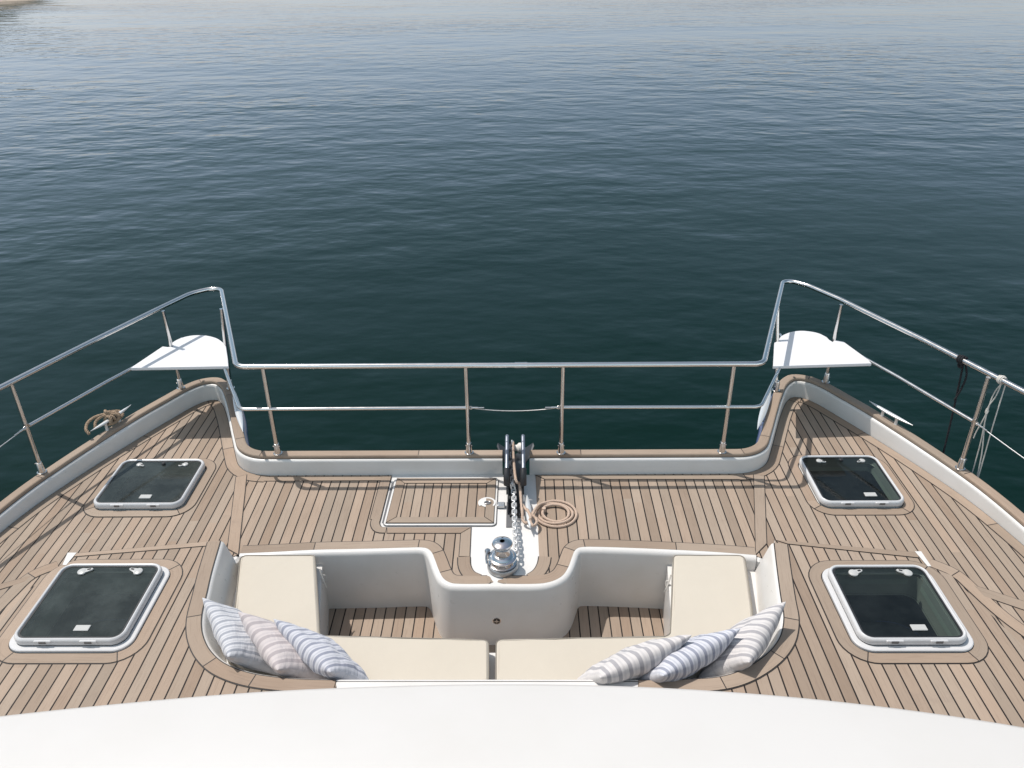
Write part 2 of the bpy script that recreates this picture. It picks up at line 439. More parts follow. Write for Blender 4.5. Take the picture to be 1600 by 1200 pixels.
def lathe(mb, prof, cen, seg=32, mi=0, axis='z'):
    v = []; c = Vector(cen)
    for r, z in prof:
        for k in range(seg):
            a = 2*math.pi*k/seg; p = Vector((r*math.cos(a), r*math.sin(a), z))
            if axis == 'y': p = Vector((p.x, -p.z, p.y))
            if axis == 'x': p = Vector((p.z, p.x, p.y))
            v.append(c+p)
    f = []
    for j in range(len(prof)-1):
        for k in range(seg): f.append((j*seg+k, j*seg+(k+1) % seg, (j+1)*seg+(k+1) % seg, (j+1)*seg+k))
    f.append(tuple(range(seg))[::-1]); f.append(tuple((len(prof)-1)*seg+k for k in range(seg)))
    mb.add(v, f, mi)
def box(mb, c, s, mi=0, rz=0, bev=.0):
    hx, hy, hz = (a/2 for a in s); b = min(bev, hx*.9, hy*.9, hz*.9)
    rows = [(-hz, b), (-hz+b, 0), (hz-b, 0), (hz, b)] if b else [(-hz, 0), (hz, 0)]
    v = []; ca, sa = math.cos(rz), math.sin(rz)
    for z, k in rows:
        x, y = hx-k, hy-k; e = b if b else 0
        ring = [(x-e, -y), (x, -y+e), (x, y-e), (x-e, y), (-x+e, y), (-x, y-e), (-x, -y+e), (-x+e, -y)] if b else [(x,-y), (x,y), (-x,y), (-x,-y)]
        v += [(c[0]+px*ca-py*sa, c[1]+px*sa+py*ca, c[2]+z) for px, py in ring]
    n = 8 if b else 4; f = []
    for j in range(len(rows)-1):
        for k in range(n): f.append((j*n+k, j*n+(k+1) % n, (j+1)*n+(k+1) % n, (j+1)*n+k))
    f.append(tuple(range(n))[::-1]); f.append(tuple((len(rows)-1)*n+k for k in range(n)))
    mb.add(v, f, mi)
def slab(mb, outline, z0, z1, bev=.004, mi=0):
    """solid from a 2-D outline (counter-clockwise) with a bevelled top and bottom edge"""
    A = sum(a[0]*b[1]-b[0]*a[1] for a, b in zip(outline, outline[1:]+outline[:1]))
    o = [V2(p) for p in outline];  o = o if A > 0 else o[::-1]
    rings = [(offs(o, bev, True), z0), (o, z0+bev), (o, z1-bev), (offs(o, bev*.3, True), z1-bev*.3), (offs(o, bev, True), z1)]
    n = len(o); v = [(p.x, p.y, z) for r, z in rings for p in r]; f = []
    for j in range(len(rings)-1):
        for k in range(n): f.append((j*n+k, j*n+(k+1) % n, (j+1)*n+(k+1) % n, (j+1)*n+k))
    mb.add(v, f, mi)
    sheet(mb, rings[-1][0], [], z1, mi)
    m2 = MB(); sheet(m2, rings[0][0], [], z0, mi); mb.add(m2.v, [f[::-1] for f in m2.f], mi)
def rrect(x0, x1, y0, y1, r, n=6): return fillet([(x0,y0), (x1,y0), (x1,y1), (x0,y1)], r, n, True)

# ------------------------------------------------------------------ sea, shore
mb = MB(); g = 4000; mb.add([(-g,-g,-1.30), (g,-g,-1.30), (g,g,-1.30), (-g,g,-1.30)], [(0,1,2,3)])
o = mb.build('sea', M_WATER); tag(o, 'calm dark green sea with soft ripples fading to pale grey', 'water', kind='structure')
def shore():
    m = mat('shore_ground'); g = NG(m); tc = g.n('TexCoord'); ge = g.n('SeparateXYZ'); g.l(tc.outputs['Object'], ge.inputs[0])
    nz = g.noise(tc.outputs['Object'], .8, 5, .7)
    hh = g.math('ADD', ge.outputs[2], g.math('MULTIPLY', nz, .8))
    f = g.n('MapRange'); g.l(hh, f.inputs[0]); f.inputs[1].default_value = -.80; f.inputs[2].default_value = -.45
    g.l(g.mix(f.outputs[0], (.36, .29, .23), (.05, .055, .04)), g.b.inputs['Base Color']); g.b.inputs['Roughness'].default_value = .95
    mb = MB(); front = [(-32.861,25.334), (-38.105,34.024), (-43.398,49.428), (-42.753,62.061), (-39.788,68.792), (-38.022,71.118), (-37.726,75.787), (-42.779,91.618), (-68.816,150.991)]
    front = cr2(front, 5); n = len(front); rows = [(-3, -1.5), (0, -1.32), (1.0, -1.18), (2.4, -.95), (5, .1), (10, .9), (30, 1.6), (70, 2.6), (200, 6)]
    v = []
    for d, z in rows:
        for i, p in enumerate(offs(front, d)):
            jz = noise.noise(Vector((p.x*.25, p.y*.25, 0)))*min(2.5, max(.05, d*.12))
            v.append((p.x, p.y, z+jz))
    f = [(j*n+i, j*n+i+1, (j+1)*n+i+1, (j+1)*n+i) for j in range(len(rows)-1) for i in range(n-1)]
    mb.add(v, f); o = mb.build('shore', m, smooth=60); tag(o, 'distant sandy shore with dark scrub at the far left', 'shore', kind='structure')
shore()

# ------------------------------------------------------------------ the boat
XC = -.012
boat = thing('catamaran', (0,0,0), 'white catamaran foredeck laid with weathered teak planks around a sunken lounge', 'boat')
half = [(3.02,.6), (2.955,1.6), (2.885,2.3), (2.80,2.9), (2.715,3.36), (2.635,3.67), (2.535,3.93), (2.43,4.17), (2.315,4.41), (2.20,4.635), (2.125,4.775), (2.06,4.850), (1.995,4.868), (1.935,4.815), (1.845,4.645), (1.76,4.45), (1.685,4.27)]
corner = fillet([(1.685,4.27), (1.554,3.965), (1.10,3.965)], [0,.25,0], 8)
def half_path(): return cr2(half, 5)[:-1] + [Vector(c) for c in corner]
hp = [Vector((p.x, p.y)) for p in half_path()]
def lipz(p):
    x = abs(p.x-XC)
    if x < 1.98: return .107+.010*max(0, min(1, (p.y-4.0)/.8))
    return .120-.040*max(0, min(1.3, (4.45-p.y)/1.15))
NOTCH_L, NOTCH_R = -.005, .155
star = [Vector((p.x+XC, p.y)) for p in hp] + [Vector((.5,3.965)), Vector((NOTCH_R,3.965))]        # outward is to the right of travel
port = [Vector((-p.x+XC, p.y)) for p in hp] + [Vector((-.5,3.965)), Vector((NOTCH_L,3.965))]      # outward is to the left of travel
WALLP = [(0,-.03), (-.001,.092), (.001,.102), (.006,.108), (.012,.110), (.025,.110), (.025,.02)]
HULLP = [(.020,.110), (.058,.110), (.064,.102), (.064,-.10), (.045,-.45), (.04,None)]
lift = lambda p: lipz(p)-.110
zl = lambda p: -.46 if abs(p.x-XC) < 1.42 else -1.45
def cap_prof(s): return [(s*a, z) for a, z in [(.014,.113), (.014,.126), (.017,.131), (.022,.1335), (.062,.1335), (.069,.131), (.072,.126), (.072,.114), (.064,.112)]]
mbw, mbh = MB(), MB()
for path, s in ((star,-1), (port,1)):
    loft(mbw, path, [(s*a, z) for a, z in WALLP], caps=True, lift=lift)
    loft(mbh, path, [(s*a, z) for a, z in HULLP], caps=False, zlow=zl, lift=lift)
# floor and cheeks of the notch
mbw.build('bulwark', M_WHITE, boat, smooth=40, label='low white bulwark around the foredeck')
mbh.build('hull', M_NAVY, boat, smooth=40, label='glossy navy topsides below the teak cap')
for path, s in ((star,-1), (port,1)):                       # painted flare outside the cap on the inner side of each bow
    seg = [p for p in path if abs(p.x-XC) < 1.93 and abs(p.x-XC) > 1.50 and 4.02 < p.y < 4.80]
    mb = MB(); n = len(seg); O = offs(seg, s*1.0); v = []
    pr = [(.056,.104), (.074,.102), (.100,.088), (.108,.062), (.102,-.02), (.050,-.10)]
    for d, z in pr:
        for i, p in enumerate(seg):
            t = i/(n-1); k = .060+(d-.060)*math.sin(math.pi*min(1, .06+t*.94))**.6
            q = p+(O[i]-p)*(s*s)*k; v.append((q.x, q.y, z))
    mb.add(v, [(j*n+i, j*n+i+1, (j+1)*n+i+1, (j+1)*n+i) for j in range(len(pr)-1) for i in range(n-1)])
    mb.build('bow_flare', M_NAVY, boat, smooth=60)
mbc = MB()
for path, s in ((star,-1), (port,1)):
    P = resample(path, .04); pr = cap_prof(s); n = len(P)
    rows = [offs(P, d) for d, z in pr]; LZ = [lift(p) for p in P]
    acc = [0]
    for a, b in zip(P, P[1:]): acc.append(acc[-1]+(b-a).length)
    js = [1.35, 2.3, 3.25, 4.42, 4.75, 5.32, 5.62, 6.55]; tone = random.random()
    for i in range(n-1):
        if any(acc[i] <= j < acc[i+1] for j in js):
            tone = random.random()
            t = (P[i+1]-P[i]).normalized()*.002; a, b = rows[2][i], rows[5][i]; zz = .1342+LZ[i]
            mbc.add([(*(a-t), zz), (*(a+t), zz), (*(b+t), zz), (*(b-t), zz)], [(0,1,2,3)], 1)
        for j in range(len(pr)-1):
            q = [(*rows[j][i], pr[j][1]+LZ[i]), (*rows[j][i+1], pr[j][1]+LZ[i+1]), (*rows[j+1][i+1], pr[j+1][1]+LZ[i+1]), (*rows[j+1][i], pr[j+1][1]+LZ[i])]
            mbc.add(q, [(0,1,2,3)], 0, [(acc[i], pr[j][0]), (acc[i+1], pr[j][0]), (acc[i+1], pr[j+1][0]), (acc[i], pr[j+1][0])], tone)
    loft(mbc, path, [(s*.0125,.1112), (s*.018,.1112)], 1, lift=lift)
    for e in (0, n-1): mbc.add([(*rows[j][e], pr[j][1]+LZ[e]) for j in range(len(pr))], [tuple(range(len(pr)))], 0, [(0,0)]*len(pr), .5)
mbc.build('cap_rail', [M_BOARD, M_CAULK], boat, label='teak cap on top of the white bulwark')

# deck outline
outline = [V2(p) for p in port[:-2]] + [V2(p) for p in reversed(star[:-2])]
outline = outline[:1]*0 + [Vector((p.x, p.y)) for p in outline]
# lounge: rim traced along the inner edge of its teak border
rim = cr2([(-1.358,3.264), (-1.178,3.275), (-0.980,3.290), (-0.697,3.298), (-0.481,3.306), (-0.424,3.307), (-0.390,3.299), (-0.364,3.272), (-0.338,3.207), (-0.312,3.131), (-0.283,3.070), (-0.244,3.040), (-0.196,3.033), (-0.019,3.033), (0.176,3.032), (0.224,3.039), (0.272,3.059), (0.312,3.095), (0.340,3.152), (0.364,3.229), (0.380,3.276), (0.402,3.300), (0.436,3.307), (0.489,3.307), (0.688,3.297), (0.908,3.281), (1.113,3.263), (1.308,3.239)], 4)
PZ = .12
innerL = [(-1.425,3.219), (-1.394,2.987), (-1.369,2.844), (-1.345,2.705), (-1.315,2.616), (-1.280,2.552), (-1.236,2.494), (-1.167,2.433), (-1.090,2.393), (-1.001,2.365), (-0.863,2.344), (-0.662,2.334)]
innerR = [(0.579,2.332), (0.744,2.335), (0.917,2.349), (1.026,2.389), (1.147,2.473), (1.218,2.553), (1.254,2.620), (1.280,2.697), (1.297,2.801), (1.334,2.999), (1.372,3.191)]
backrim = cr2(innerL, 5) + cr2(innerR, 5)
well_hole = [V2(p) for p in rim] + [V2(p) for p in reversed(backrim)]
# hatches (x0,x1,y0,y1 of frame, base z)
HZ = PZ
HATCH = dict(fl=(-2.306,-1.796,3.632,4.085,0), fr=(1.768,2.240,3.627,4.096,0), rl=(-2.106,-1.612,2.512,3.008,HZ), rr=(1.548,2.016,2.505,2.984,HZ))
def hole(k, g=.02):
    x0, x1, y0, y1, z = HATCH[k]; return rrect(x0+g, x1-g, y0+g, y1-g, .06)
# centre white channel and locker opening
lidq = [(-0.625,3.918), (-0.042,3.914), (-0.045,3.497), (-0.633,3.500)]
# platforms
platL = [(-2.133,3.123), (-1.424,3.227)] + [tuple(p) for p in cr2(innerL,5)[1:]] + [(-0.660,2.323)] + [(-.45,1.7),(-2.75,1.7)] + [(-2.264,2.420), (-2.238,2.664), (-2.227,2.859), (-2.144,3.041)]
platR = [(1.379,3.218), (2.066,3.113)] + [(2.068,3.018), (2.146,2.956), (2.168,2.844), (2.204,2.694), (2.249,2.515), (2.339,2.217)] + [(2.72,1.7),(.45,1.7)] + [(0.577,2.321)] + [tuple(p) for p in cr2(innerR,5)[:-1]]
mb = MB()
base_out = offs([p for p in outline], 0)
sheet(mb, outline, [well_hole, hole('fl'), hole('fr'), hole('rl',.0), hole('rr',.0)], -.003, 0)
mb.build('white_deck', M_WHITE, boat, label='white gelcoat deck showing between the teak panels')
# teak field, left and right of the centre channel
bw = [V2(p) for p in outline]
half_n = len(port)-2
portside = [V2(p) for p in port[:-2]]; starside = [V2(p) for p in star[:-2]]
ribL = [(-0.666,3.954), (-0.667,3.485), (-0.646,3.449), (-0.623,3.474), (-0.168,3.472), (-0.167,3.362), (-0.163,3.246), (-0.154,3.168), (-0.134,3.121), (-0.097,3.097)]
rimL = [V2(p) for p in rim if p[0] < -.045]; rimR = [V2(p) for p in rim if p[0] > .01]
teakL = portside + [Vector((-.66,3.962))] + [V2(p) for p in ribL] + [V2(p) for p in [(-0.050,3.071), (-0.036,3.052)]] + rimL[::-1] + [V2(p) for p in backrim[:len(backrim)//2]] + [Vector((-.3,1.7)), Vector((-.3,.6))]
chR = [(0.190,3.961), (0.193,3.663), (0.194,3.397), (0.195,3.244), (0.186,3.181), (0.166,3.133), (0.130,3.098), (-0.010,3.064), (-0.016,3.051)]
teakR = [Vector((.3,.6)), Vector((.3,1.7))] + [V2(p) for p in backrim[len(backrim)//2:]] + rimR[::-1] + [V2(p) for p in reversed(chR)] + [Vector((.5,3.962))] + starside[::-1]
mb = MB()
sheet(mb, teakL, [hole('fl',-.02), hole('rl')], 0, 0, drop=.002)
sheet(mb, teakR, [hole('fr',-.02), hole('rr')], 0, 0, drop=.002)
mb.build('teak_deck', [M_TEAK], boat, label='fore and aft teak planks with black seams')

# margin boards on the main deck
mb = MB()
def shift(P, d): return offs(P, d)
for path, s in ((port[:-3],1), (star[:-3],-1)):
    p = [q for q in shift(path, -s*.004)]
    ribbon(mb, p, -s*.062, 0, [(p[10].x, p[10].y), (p[22].x, p[22].y), (p[40].x, p[40].y), (p[56].x,p[56].y), (p[64].x,p[64].y), (p[80].x, p[80].y), (p[88].x,p[88].y)])
# front strips along the crossbeam
board(mb, [(-1.460,3.905), (-0.717,3.908), (-0.670,3.949), (-1.458,3.952)], 0)
board(mb, [(0.243,3.914), (1.399,3.905), (1.399,3.950), (0.190,3.957)], 0)
# angled king planks
board(mb, [(-1.435,3.302), (-1.587,3.946), (-1.528,3.968), (-1.363,3.254)], 0, hi=.0038, lo=.003)
board(mb, [(1.307,3.242), (1.476,3.951), (1.535,3.938), (1.387,3.329)], 0, hi=.0038, lo=.003)
# rim border (left and right of the centre)
rl = [V2(p) for p in rim]; mid = [i for i, p in enumerate(rl) if p.x < -.047]; midr = [i for i, p in enumerate(rl) if p.x > .012]
ribbon(mb, rl[:mid[-1]+1], .058, 0, [(-0.980,3.290), (-0.431,3.307), (-0.356,3.267), (-0.308,3.121)], step=.03, hi=.0032, lo=.0022)
ribbon(mb, rl[midr[0]:], .058, 0, [(0.340,3.152), (0.380,3.276), (0.436,3.307), (0.908,3.281)], step=.03, hi=.0032, lo=.0022)
# rounded ends of the two nose boards
for i, sgn in ((mid[-1],1), (midr[0],-1)):
    c = rl[i]+Vector((0,.029)); pts = [(c.x+sgn*math.sin(a)*.02, c.y+math.cos(a)*.029) for a in [math.pi*k/8 for k in range(9)]]
    mb.add([(x, y, .0031) for x, y in pts], [tuple(range(9)) if sgn < 0 else tuple(range(9))[::-1]], 0, [(x, y) for x, y in pts], .5)
# strip behind the locker and the boards beside the windlass
board(mb, [(-0.616,3.425), (-0.220,3.422), (-0.168,3.472), (-0.623,3.474)], 0)
board(mb, [(-0.218,3.236), (-0.220,3.421), (-0.167,3.471), (-0.162,3.236)], 0)
mb_c = [(-0.162,3.236), (-0.155,3.168), (-0.134,3.121), (-0.097,3.097)]
ribbon(mb, cr2(mb_c, 4), -.060, 0, step=.02)
ribbon(mb, cr2([(0.195,3.237), (0.186,3.181), (0.166,3.133), (0.130,3.098)], 4), .060, 0, step=.02)
# curved board at the locker corner
cpts = cr2([(-0.667,3.485), (-0.656,3.460), (-0.620,3.455)],4)
ribbon(mb, cr2([(-0.625,3.473), (-0.653,3.476), (-0.670,3.509), (-0.670,3.543)],4), .045, 0, step=.01)
ribbon(mb, [(-0.670,3.543), (-0.665,3.946)], .055, 0)
# fore-hatch borders
for k in ('fl', 'fr'):
    x0, x1, y0, y1, z = HATCH[k]
    r = rrect(x0-.006, x1+.006, y0-.006, y1+.006, .075, 8)
    ribbon(mb, r, -.052, 0, [(x1-.03, y0+.02), (x0+.02, y0+.04)], closed=True, step=.04)
# side margins outboard of the raised panels and the transverse boards
ribbon(mb, cr2([(2.152,3.158), (2.236,3.083), (2.270,2.971), (2.321,2.802), (2.402,2.627)],4), .062, 0, [(2.247,3.074)])
ribbon(mb, cr2([(-2.251,3.158), (-2.336,3.087), (-2.362,2.974), (-2.384,2.829), (-2.414,2.601)],4), -.062, 0, [(-2.331,3.097)])
board(mb, [(2.322,2.940), (2.679,2.710), (2.717,2.773), (2.309,3.019)], 0)
board(mb, [(-2.374,3.055), (-2.789,2.818), (-2.799,2.880), (-2.362,3.106)], 0)
mb.build('margin_board', [M_BOARD, M_CAULK], boat, label='teak margin boards framing the deck panels')

# raised side panels
for plat, nm, hk in ((platL,'L','rl'), (platR,'R','rr')):
    P = [V2(p) for p in plat]
    mb = MB()
    sheet(mb, P, [hole(hk)], PZ-.002, 0, drop=.13)
    body = mb.build('raised_deck_panel', M_WHITE, boat, smooth=30, label='raised side deck beside the lounge, white moulding under teak')
    mb = MB()
    A = sum(a.x*b.y-b.x*a.y for a, b in zip(P, P[1:]+P[:1]))
    Pin = offs(P, .0004 if A > 0 else -.0004, True)
    sheet(mb, Pin, [hole(hk)], PZ, 0)
    mb.build('teak_planking', M_TEAK, body)
    mb = MB()
    if nm == 'L':
        path = [V2(p) for p in cr2(innerL, 5)]
        ribbon(mb, path, -.060, PZ, [(-1.345,2.705), (-1.201,2.462), (-0.990,2.363)], step=.03, hi=.004, lo=.003)
        board(mb, [(-2.118,3.104), (-1.481,3.183), (-1.424,3.225), (-2.117,3.130)], PZ)
    else:
        path = [V2(p) for p in cr2(innerR, 5)]
        ribbon(mb, path, -.060, PZ, [(0.917,2.349), (1.165,2.489), (1.276,2.689)], step=.03, hi=.004, lo=.003)
        board(mb, [(1.437,3.184), (2.045,3.078), (2.053,3.118), (1.379,3.216)], PZ)
    ct = [(-2.160,3.132), (-2.115,3.132), (-2.122,3.040), (-2.141,3.041)] if nm == 'L' else [(2.042,3.123), (2.073,3.123), (2.075,3.014), (2.057,3.014)]
    mb.add([(*p, PZ+.0048) for p in ct], [(0,1,2,3) if nm == 'R' else (3,2,1,0)], 2)
    x0, x1, y0, y1, z = HATCH[hk]
    r = rrect(x0-.028, x1+.032, y0-.03, y1+.022, .085, 8)
    ribbon(mb, r, -.052, PZ, [(x1-.02, y0-.02), (x1-.01, y1-.02), (x0+.03, y0-.02)], closed=True, step=.04)
    mb.build('margin_board', [M_BOARD, M_CAULK, M_WHITE], body)

# lounge moulding: rim lip, footwell walls, seat bases, back wall
FZ = -.385; SZ = -.075
mb = MB()
lip = [(0,.0035), (.010,.0035), (.020,-.001), (.027,-.010), (.030,-.022), (.032,FZ)]
loft(mb, rl, [(-a, z) for a, z in lip])
br = [V2(p) for p in backrim]
sidep = [(0,PZ+.001), (.006,PZ), (.014,PZ-.006), (.020,PZ-.018), (.075,SZ-.02)]
loft(mb, br, [(a, z) for a, z in sidep])
footL = [(-.945,3.29), (-.835,2.665)]; footR = [(.795,2.665), (.868,3.29)]
foot = fillet([(-.945,3.30), (-.835,2.665), (.795,2.665), (.868,3.30)], [0,.05,.05,0], 5)
outerseat = [V2(p) for p in offs(br, .05)]
seat_out = [Vector((rl[0].x+.0,3.262))] + [V2(p) for p in outerseat] + [Vector((rl[-1].x,3.255))] 
sheetpoly = seat_out + [Vector((.868,3.285))] + [V2(p) for p in foot[::-1]] + [Vector((-.945,3.285))]
sheet(mb, sheetpoly, [], SZ, 0)
loft(mb, foot, [(0,SZ), (0,FZ)])
for sx_, ex in ((rl[0].x, -1), (rl[-1].x, 1)):
    box(mb, (sx_+ex*.060, 3.236, -.044), (.125, .060, .080), 0, 0, .012)
# white panel between the teak ends, running aft to the cabin
cw = [V2(innerL[-1]), V2(innerR[0])]
mb2 = MB()
slab(mb2, [(innerL[-1][0],innerL[-1][1]), (innerL[-1][0],1.4), (innerR[0][0],1.4), (innerR[0][0],innerR[0][1])][::1], PZ-.1, PZ+.0, .004)
mb2.build('aft_coaming', M_WHITE, boat, label='white coaming behind the lounge seat')
mb.build('lounge_well', M_WHITE, boat, smooth=35, label='sunken white moulded lounge with rounded nose')
mb = MB(); fp = [V2(p) for p in rl[2:-2]]
sheet(mb, [(-1.0,3.30), (-1.0,2.6), (1.0,2.6), (1.0,3.30)], [], FZ+.004, 0)
mb.build('footwell_floor', M_TEAK, boat, label='teak planks on the floor of the footwell')
# floor drain button on the nose
vx, vy = -.022, 3.004
mb = MB(); c = (vx, vy, -.215)
lathe(mb, [(.002,.001), (.020,.003), (.023,.002), (.024,-.004)], c, 24, 0, 'y')
lathe(mb, [(.001,.0045), (.0175,.0045), (.0175,.002)], c, 20, 1, 'y')
lathe(mb, [(.001,.007), (.006,.0065), (.007,.003)], c, 14, 0, 'y')
for dx, dz, sx, sz in ((0,0,.030,.003), (0,0,.003,.030)): box(mb, (c[0], c[1]-.006, c[2]), (sx,.002,sz), 0)
mb.build('vent_fitting', [M_CHROME, M_BLACK], boat, label='small round chrome fitting on the nose of the lounge')

# locker lid
mb = MB(); q = fillet([V2(p) for p in lidq], .012, 3, True)
area = sum(a.x*b.y-b.x*a.y for a, b in zip(q, q[1:]+q[:1])); s = 1 if area > 0 else -1
fr = offs(q, -s*.012, True)
slab(mb, [tuple(p) for p in fr], -.001, .007, .003, 0)
gap = offs(q, -s*.0165, True); mb.add([(p.x, p.y, -.0012) for p in gap], [tuple(range(len(gap)))], 2)
mid_ = offs(q, 0, True); tq = [V2(p) for p in lidq]
wdt = .052
inn = offs(tq, s*wdt, True)
HC = [(-0.088,3.677)][0]; HR = .044
rh = [(HC[0]+HR*math.cos(a), HC[1]+HR*math.sin(a)) for a in [2*math.pi*k/32 for k in range(32)]]
sheet(mb, [tuple(p) for p in offs(tq, s*.003, True)], [], .0084, 1)
lid = mb.build('locker_lid', [M_WHITE, M_LID, M_GREY], boat, label='teak locker lid in a white frame beside the anchor chain')
mb = MB()
for i in range(4):
    a, b = tq[i], tq[(i+1) % 4]; c, d = inn[(i+1) % 4], inn[i]
    board(mb, [a, b, c, d], .0086, caulk=.003, inset=.002)
mb.build('margin_board', [M_BOARD, M_CAULK], lid)
mb = MB(); hx, hy = HC
v = []; nn_ = 32
for r_, z in ((HR+.006,.0122), (HR,.0130), (HR-.006,.0118)): v += [(hx+r_*math.cos(a), hy+r_*math.sin(a), z) for a in [math.radians(-38+256*k/(nn_-1)) for k in range(nn_)]]
mb.add(v, [(j*nn_+i, j*nn_+i+1, (j+1)*nn_+i+1, (j+1)*nn_+i) for j in range(2) for i in range(nn_-1)])
lathe(mb, [(.001,.0112), (HR-.010,.0112), (HR-.005,.0118)], (hx, hy, 0), 28, 0)
lathe(mb, [(.001,.0120), (.017,.0122)], (hx+.002, hy-.006, 0), 20, 1)
tube(mb, [(hx+.004+.018*math.cos(a), hy-.004+.013*math.sin(a), .0150) for a in [2*math.pi*k/20 for k in range(20)]], .0028, 6, 2, closed=True)
mb.build('lift_ring', [M_WHITE, M_GREY, M_STEEL], lid, smooth=40)
# white channel slot left of lid (dark drain line)
mb = MB()
a, b, c, d = [(-0.654,3.888), (-0.641,3.888), (-0.647,3.515), (-0.657,3.515)]
sheet(mb, [d, c, b, a], [], -.0018, 0)
mb.build('drain_slot', M_GREY, boat)

# cabin roof
arc = cr2([(-2.125,1.383), (-1.771,1.481), (-1.365,1.547), (-1.023,1.592), (-0.667,1.629), (-0.299,1.649), (0.073,1.656), (0.444,1.646), (0.806,1.617), (1.152,1.570), (1.474,1.507), (1.839,1.409), (2.158,1.300)], 5)
mb = MB(); A = [V2(p) for p in arc]; n = len(A); rows = []
for k, (dy, z) in enumerate([(.03,.80), (.004,.84), (0,.875), (.006,.892), (.02,.90), (.3,.915), (.9,.93), (1.8,.94), (3.2,.94)]):
    rows.append([(p.x, max(p.y-dy, -3), z) if k < 5 else (p.x*(1+0*.02*k), p.y-dy, z-.02*(p.x/1.6)**2*.3) for p in A])
v = [p for r_ in rows for p in r_]; f = [(j*n+i+1, j*n+i, (j+1)*n+i, (j+1)*n+i+1) for j in range(len(rows)-1) for i in range(n-1)]
mb.add(v, [q[::-1] for q in f])
front = [(p[0]*1.0, p[1]-.25, .80) for p in rows[0]]; low = [(p[0]*1.05, p[1]-.02, .02) for p in rows[0]]
mb.add(rows[0]+front+low, [(i, i+1, n+i+1, n+i) for i in range(n-1)]+[(n+i, n+i+1, 2*n+i+1, 2*n+i) for i in range(n-1)])
mb.build('cabin_roof', M_ROOF, boat, smooth=50, label='white cabin roof with a curved front edge')

# ------------------------------------------------------------------ deck hatches (parts of the boat)
def hatch(k, lab, flange):
    x0, x1, y0, y1, z = HATCH[k]; mb = MB()
    out = rrect(x0, x1, y0, y1, .060, 8)                       # counter-clockwise, left = inwards
    zt = z+(.05 if flange else .045); b0 = z+(.012 if flange else .004)
    if flange:
        fo = rrect(x0-.022, x1+.028, y0-.024, y1+.016, .075, 8)
        loft(mb, fo, [(0,z+.001), (0,z+.011), (.004,z+.014), (.05,z+.014)], 0, closed=True)
        loft(mb, offs(out, .002, True), [(0,z+.013), (0,b0+.012)], 1, closed=True)
    loft(mb, out, [(.008,b0), (.002,b0+.006), (0,b0+.014), (.001,zt-.010), (.005,zt-.003), (.010,zt), (.015,zt-.002), (.018,zt-.007), (.020,zt-.016), (.022,z-.03)], 0, closed=True)
    loft(mb, offs(out, .0182, True), [(0,zt-.0066), (.008,zt-.0066)], 1, closed=True)
    # liner well and dark cabin beneath
    loft(mb, offs(out, .022, True), [(0,z-.03), (0,z-.06)], 2, closed=True)
    loft(mb, offs(out, .022, True), [(0,z-.06), (-.12,z-.061), (-.12,z-.42)], 3, closed=True)
    fl = offs(out, -.09, True); mb.add([(p.x, p.y, z-.42) for p in fl], [tuple(range(len(fl)))], 3)
    fr = mb.build('deck_hatch', [M_FRAME, M_BLACK, M_LINER, M_CABIN], boat, smooth=35, label=lab)
    mb = MB(); gl = offs(out, .020, True); sheet(mb, [tuple(p) for p in gl], [], zt-.008, 0, drop=.006)
    mb.build('glass', M_GLASS_SKY if k[1] == 'l' else M_GLASS, fr)
    gz = zt-.008
    LS = .72 if k[0] == 'f' else .92
    for i, (sx, ang) in enumerate(((.24,.35), (.78,-.35))):
        hx = x0+(x1-x0)*sx; hy = y1-.062; mb = MB()
        lathe(mb, [(.020*LS,0), (.024*LS,.003), (.023*LS,.008), (.016*LS,.011), (.001,.012)], (hx, hy, gz), 20, 0)
        ca, sa = math.cos(ang if sx < .5 else math.pi+ang), math.sin(ang if sx < .5 else math.pi+ang)
        if k[0] == 'f': ca, sa = (.9,-.43) if sx < .5 else (-.9,-.43)
        e = Vector((ca, sa)); nn = Vector((-sa, ca)); c = Vector((hx, hy))
        o_ = [c+e*.012*LS+nn*.016*LS, c+e*.012*LS-nn*.016*LS, c+e*.048*LS-nn*.008*LS, c+e*.055*LS, c+e*.048*LS+nn*.008*LS]
        slab(mb, [tuple(p) for p in o_], gz+.002, gz+.010, .002, 0)
        box(mb, (*(c+e*.034*LS), gz+.0105), (.016,.008,.002), 1, math.atan2(sa, ca))
        mb.build('latch', [M_PLAST, M_BLACK], fr, smooth=40)
    mb = MB(); lx = x0+(x1-x0)*(.56 if k[1] == 'l' and k[0] == 'f' else .62 if k[0] == 'f' else .58); 
    box(mb, (lx, y0+.075, gz+.003), (.066,.034,.006), 0, 0, .002); mb.build('sticker_plate', M_PLAST, fr)
    if k[0] == 'f':
        mb = MB(); lathe(mb, [(.011,0), (.012,.010), (.008,.014), (.001,.014)], (x0+(x1-x0)*.52, y1-.055, gz), 14, 0); mb.build('stop_knob', M_BLACK, fr, smooth=40)
    for sx in (.30, .70):
        mb = MB(); hx = x0+(x1-x0)*sx
        box(mb, (hx, y0+.004, zt-.012), (.075,.014,.016), 0, 0, .003); box(mb, (hx, y0-.0035, zt-.012), (.030,.003,.012), 1)
        mb.build('hinge', [M_FRAME, M_GREY], fr)
    return fr
hatch('fl', 'forward left deck hatch, dark glass coloured paler for reflected sky in a white frame', False)
hatch('fr', 'forward right deck hatch, dark glass in a white frame', False)
hatch('rl', 'left rear deck hatch with glass coloured paler for reflected sky on a white base', True)
hatch('rr', 'right rear deck hatch with clearer dark glass on a white base', True)

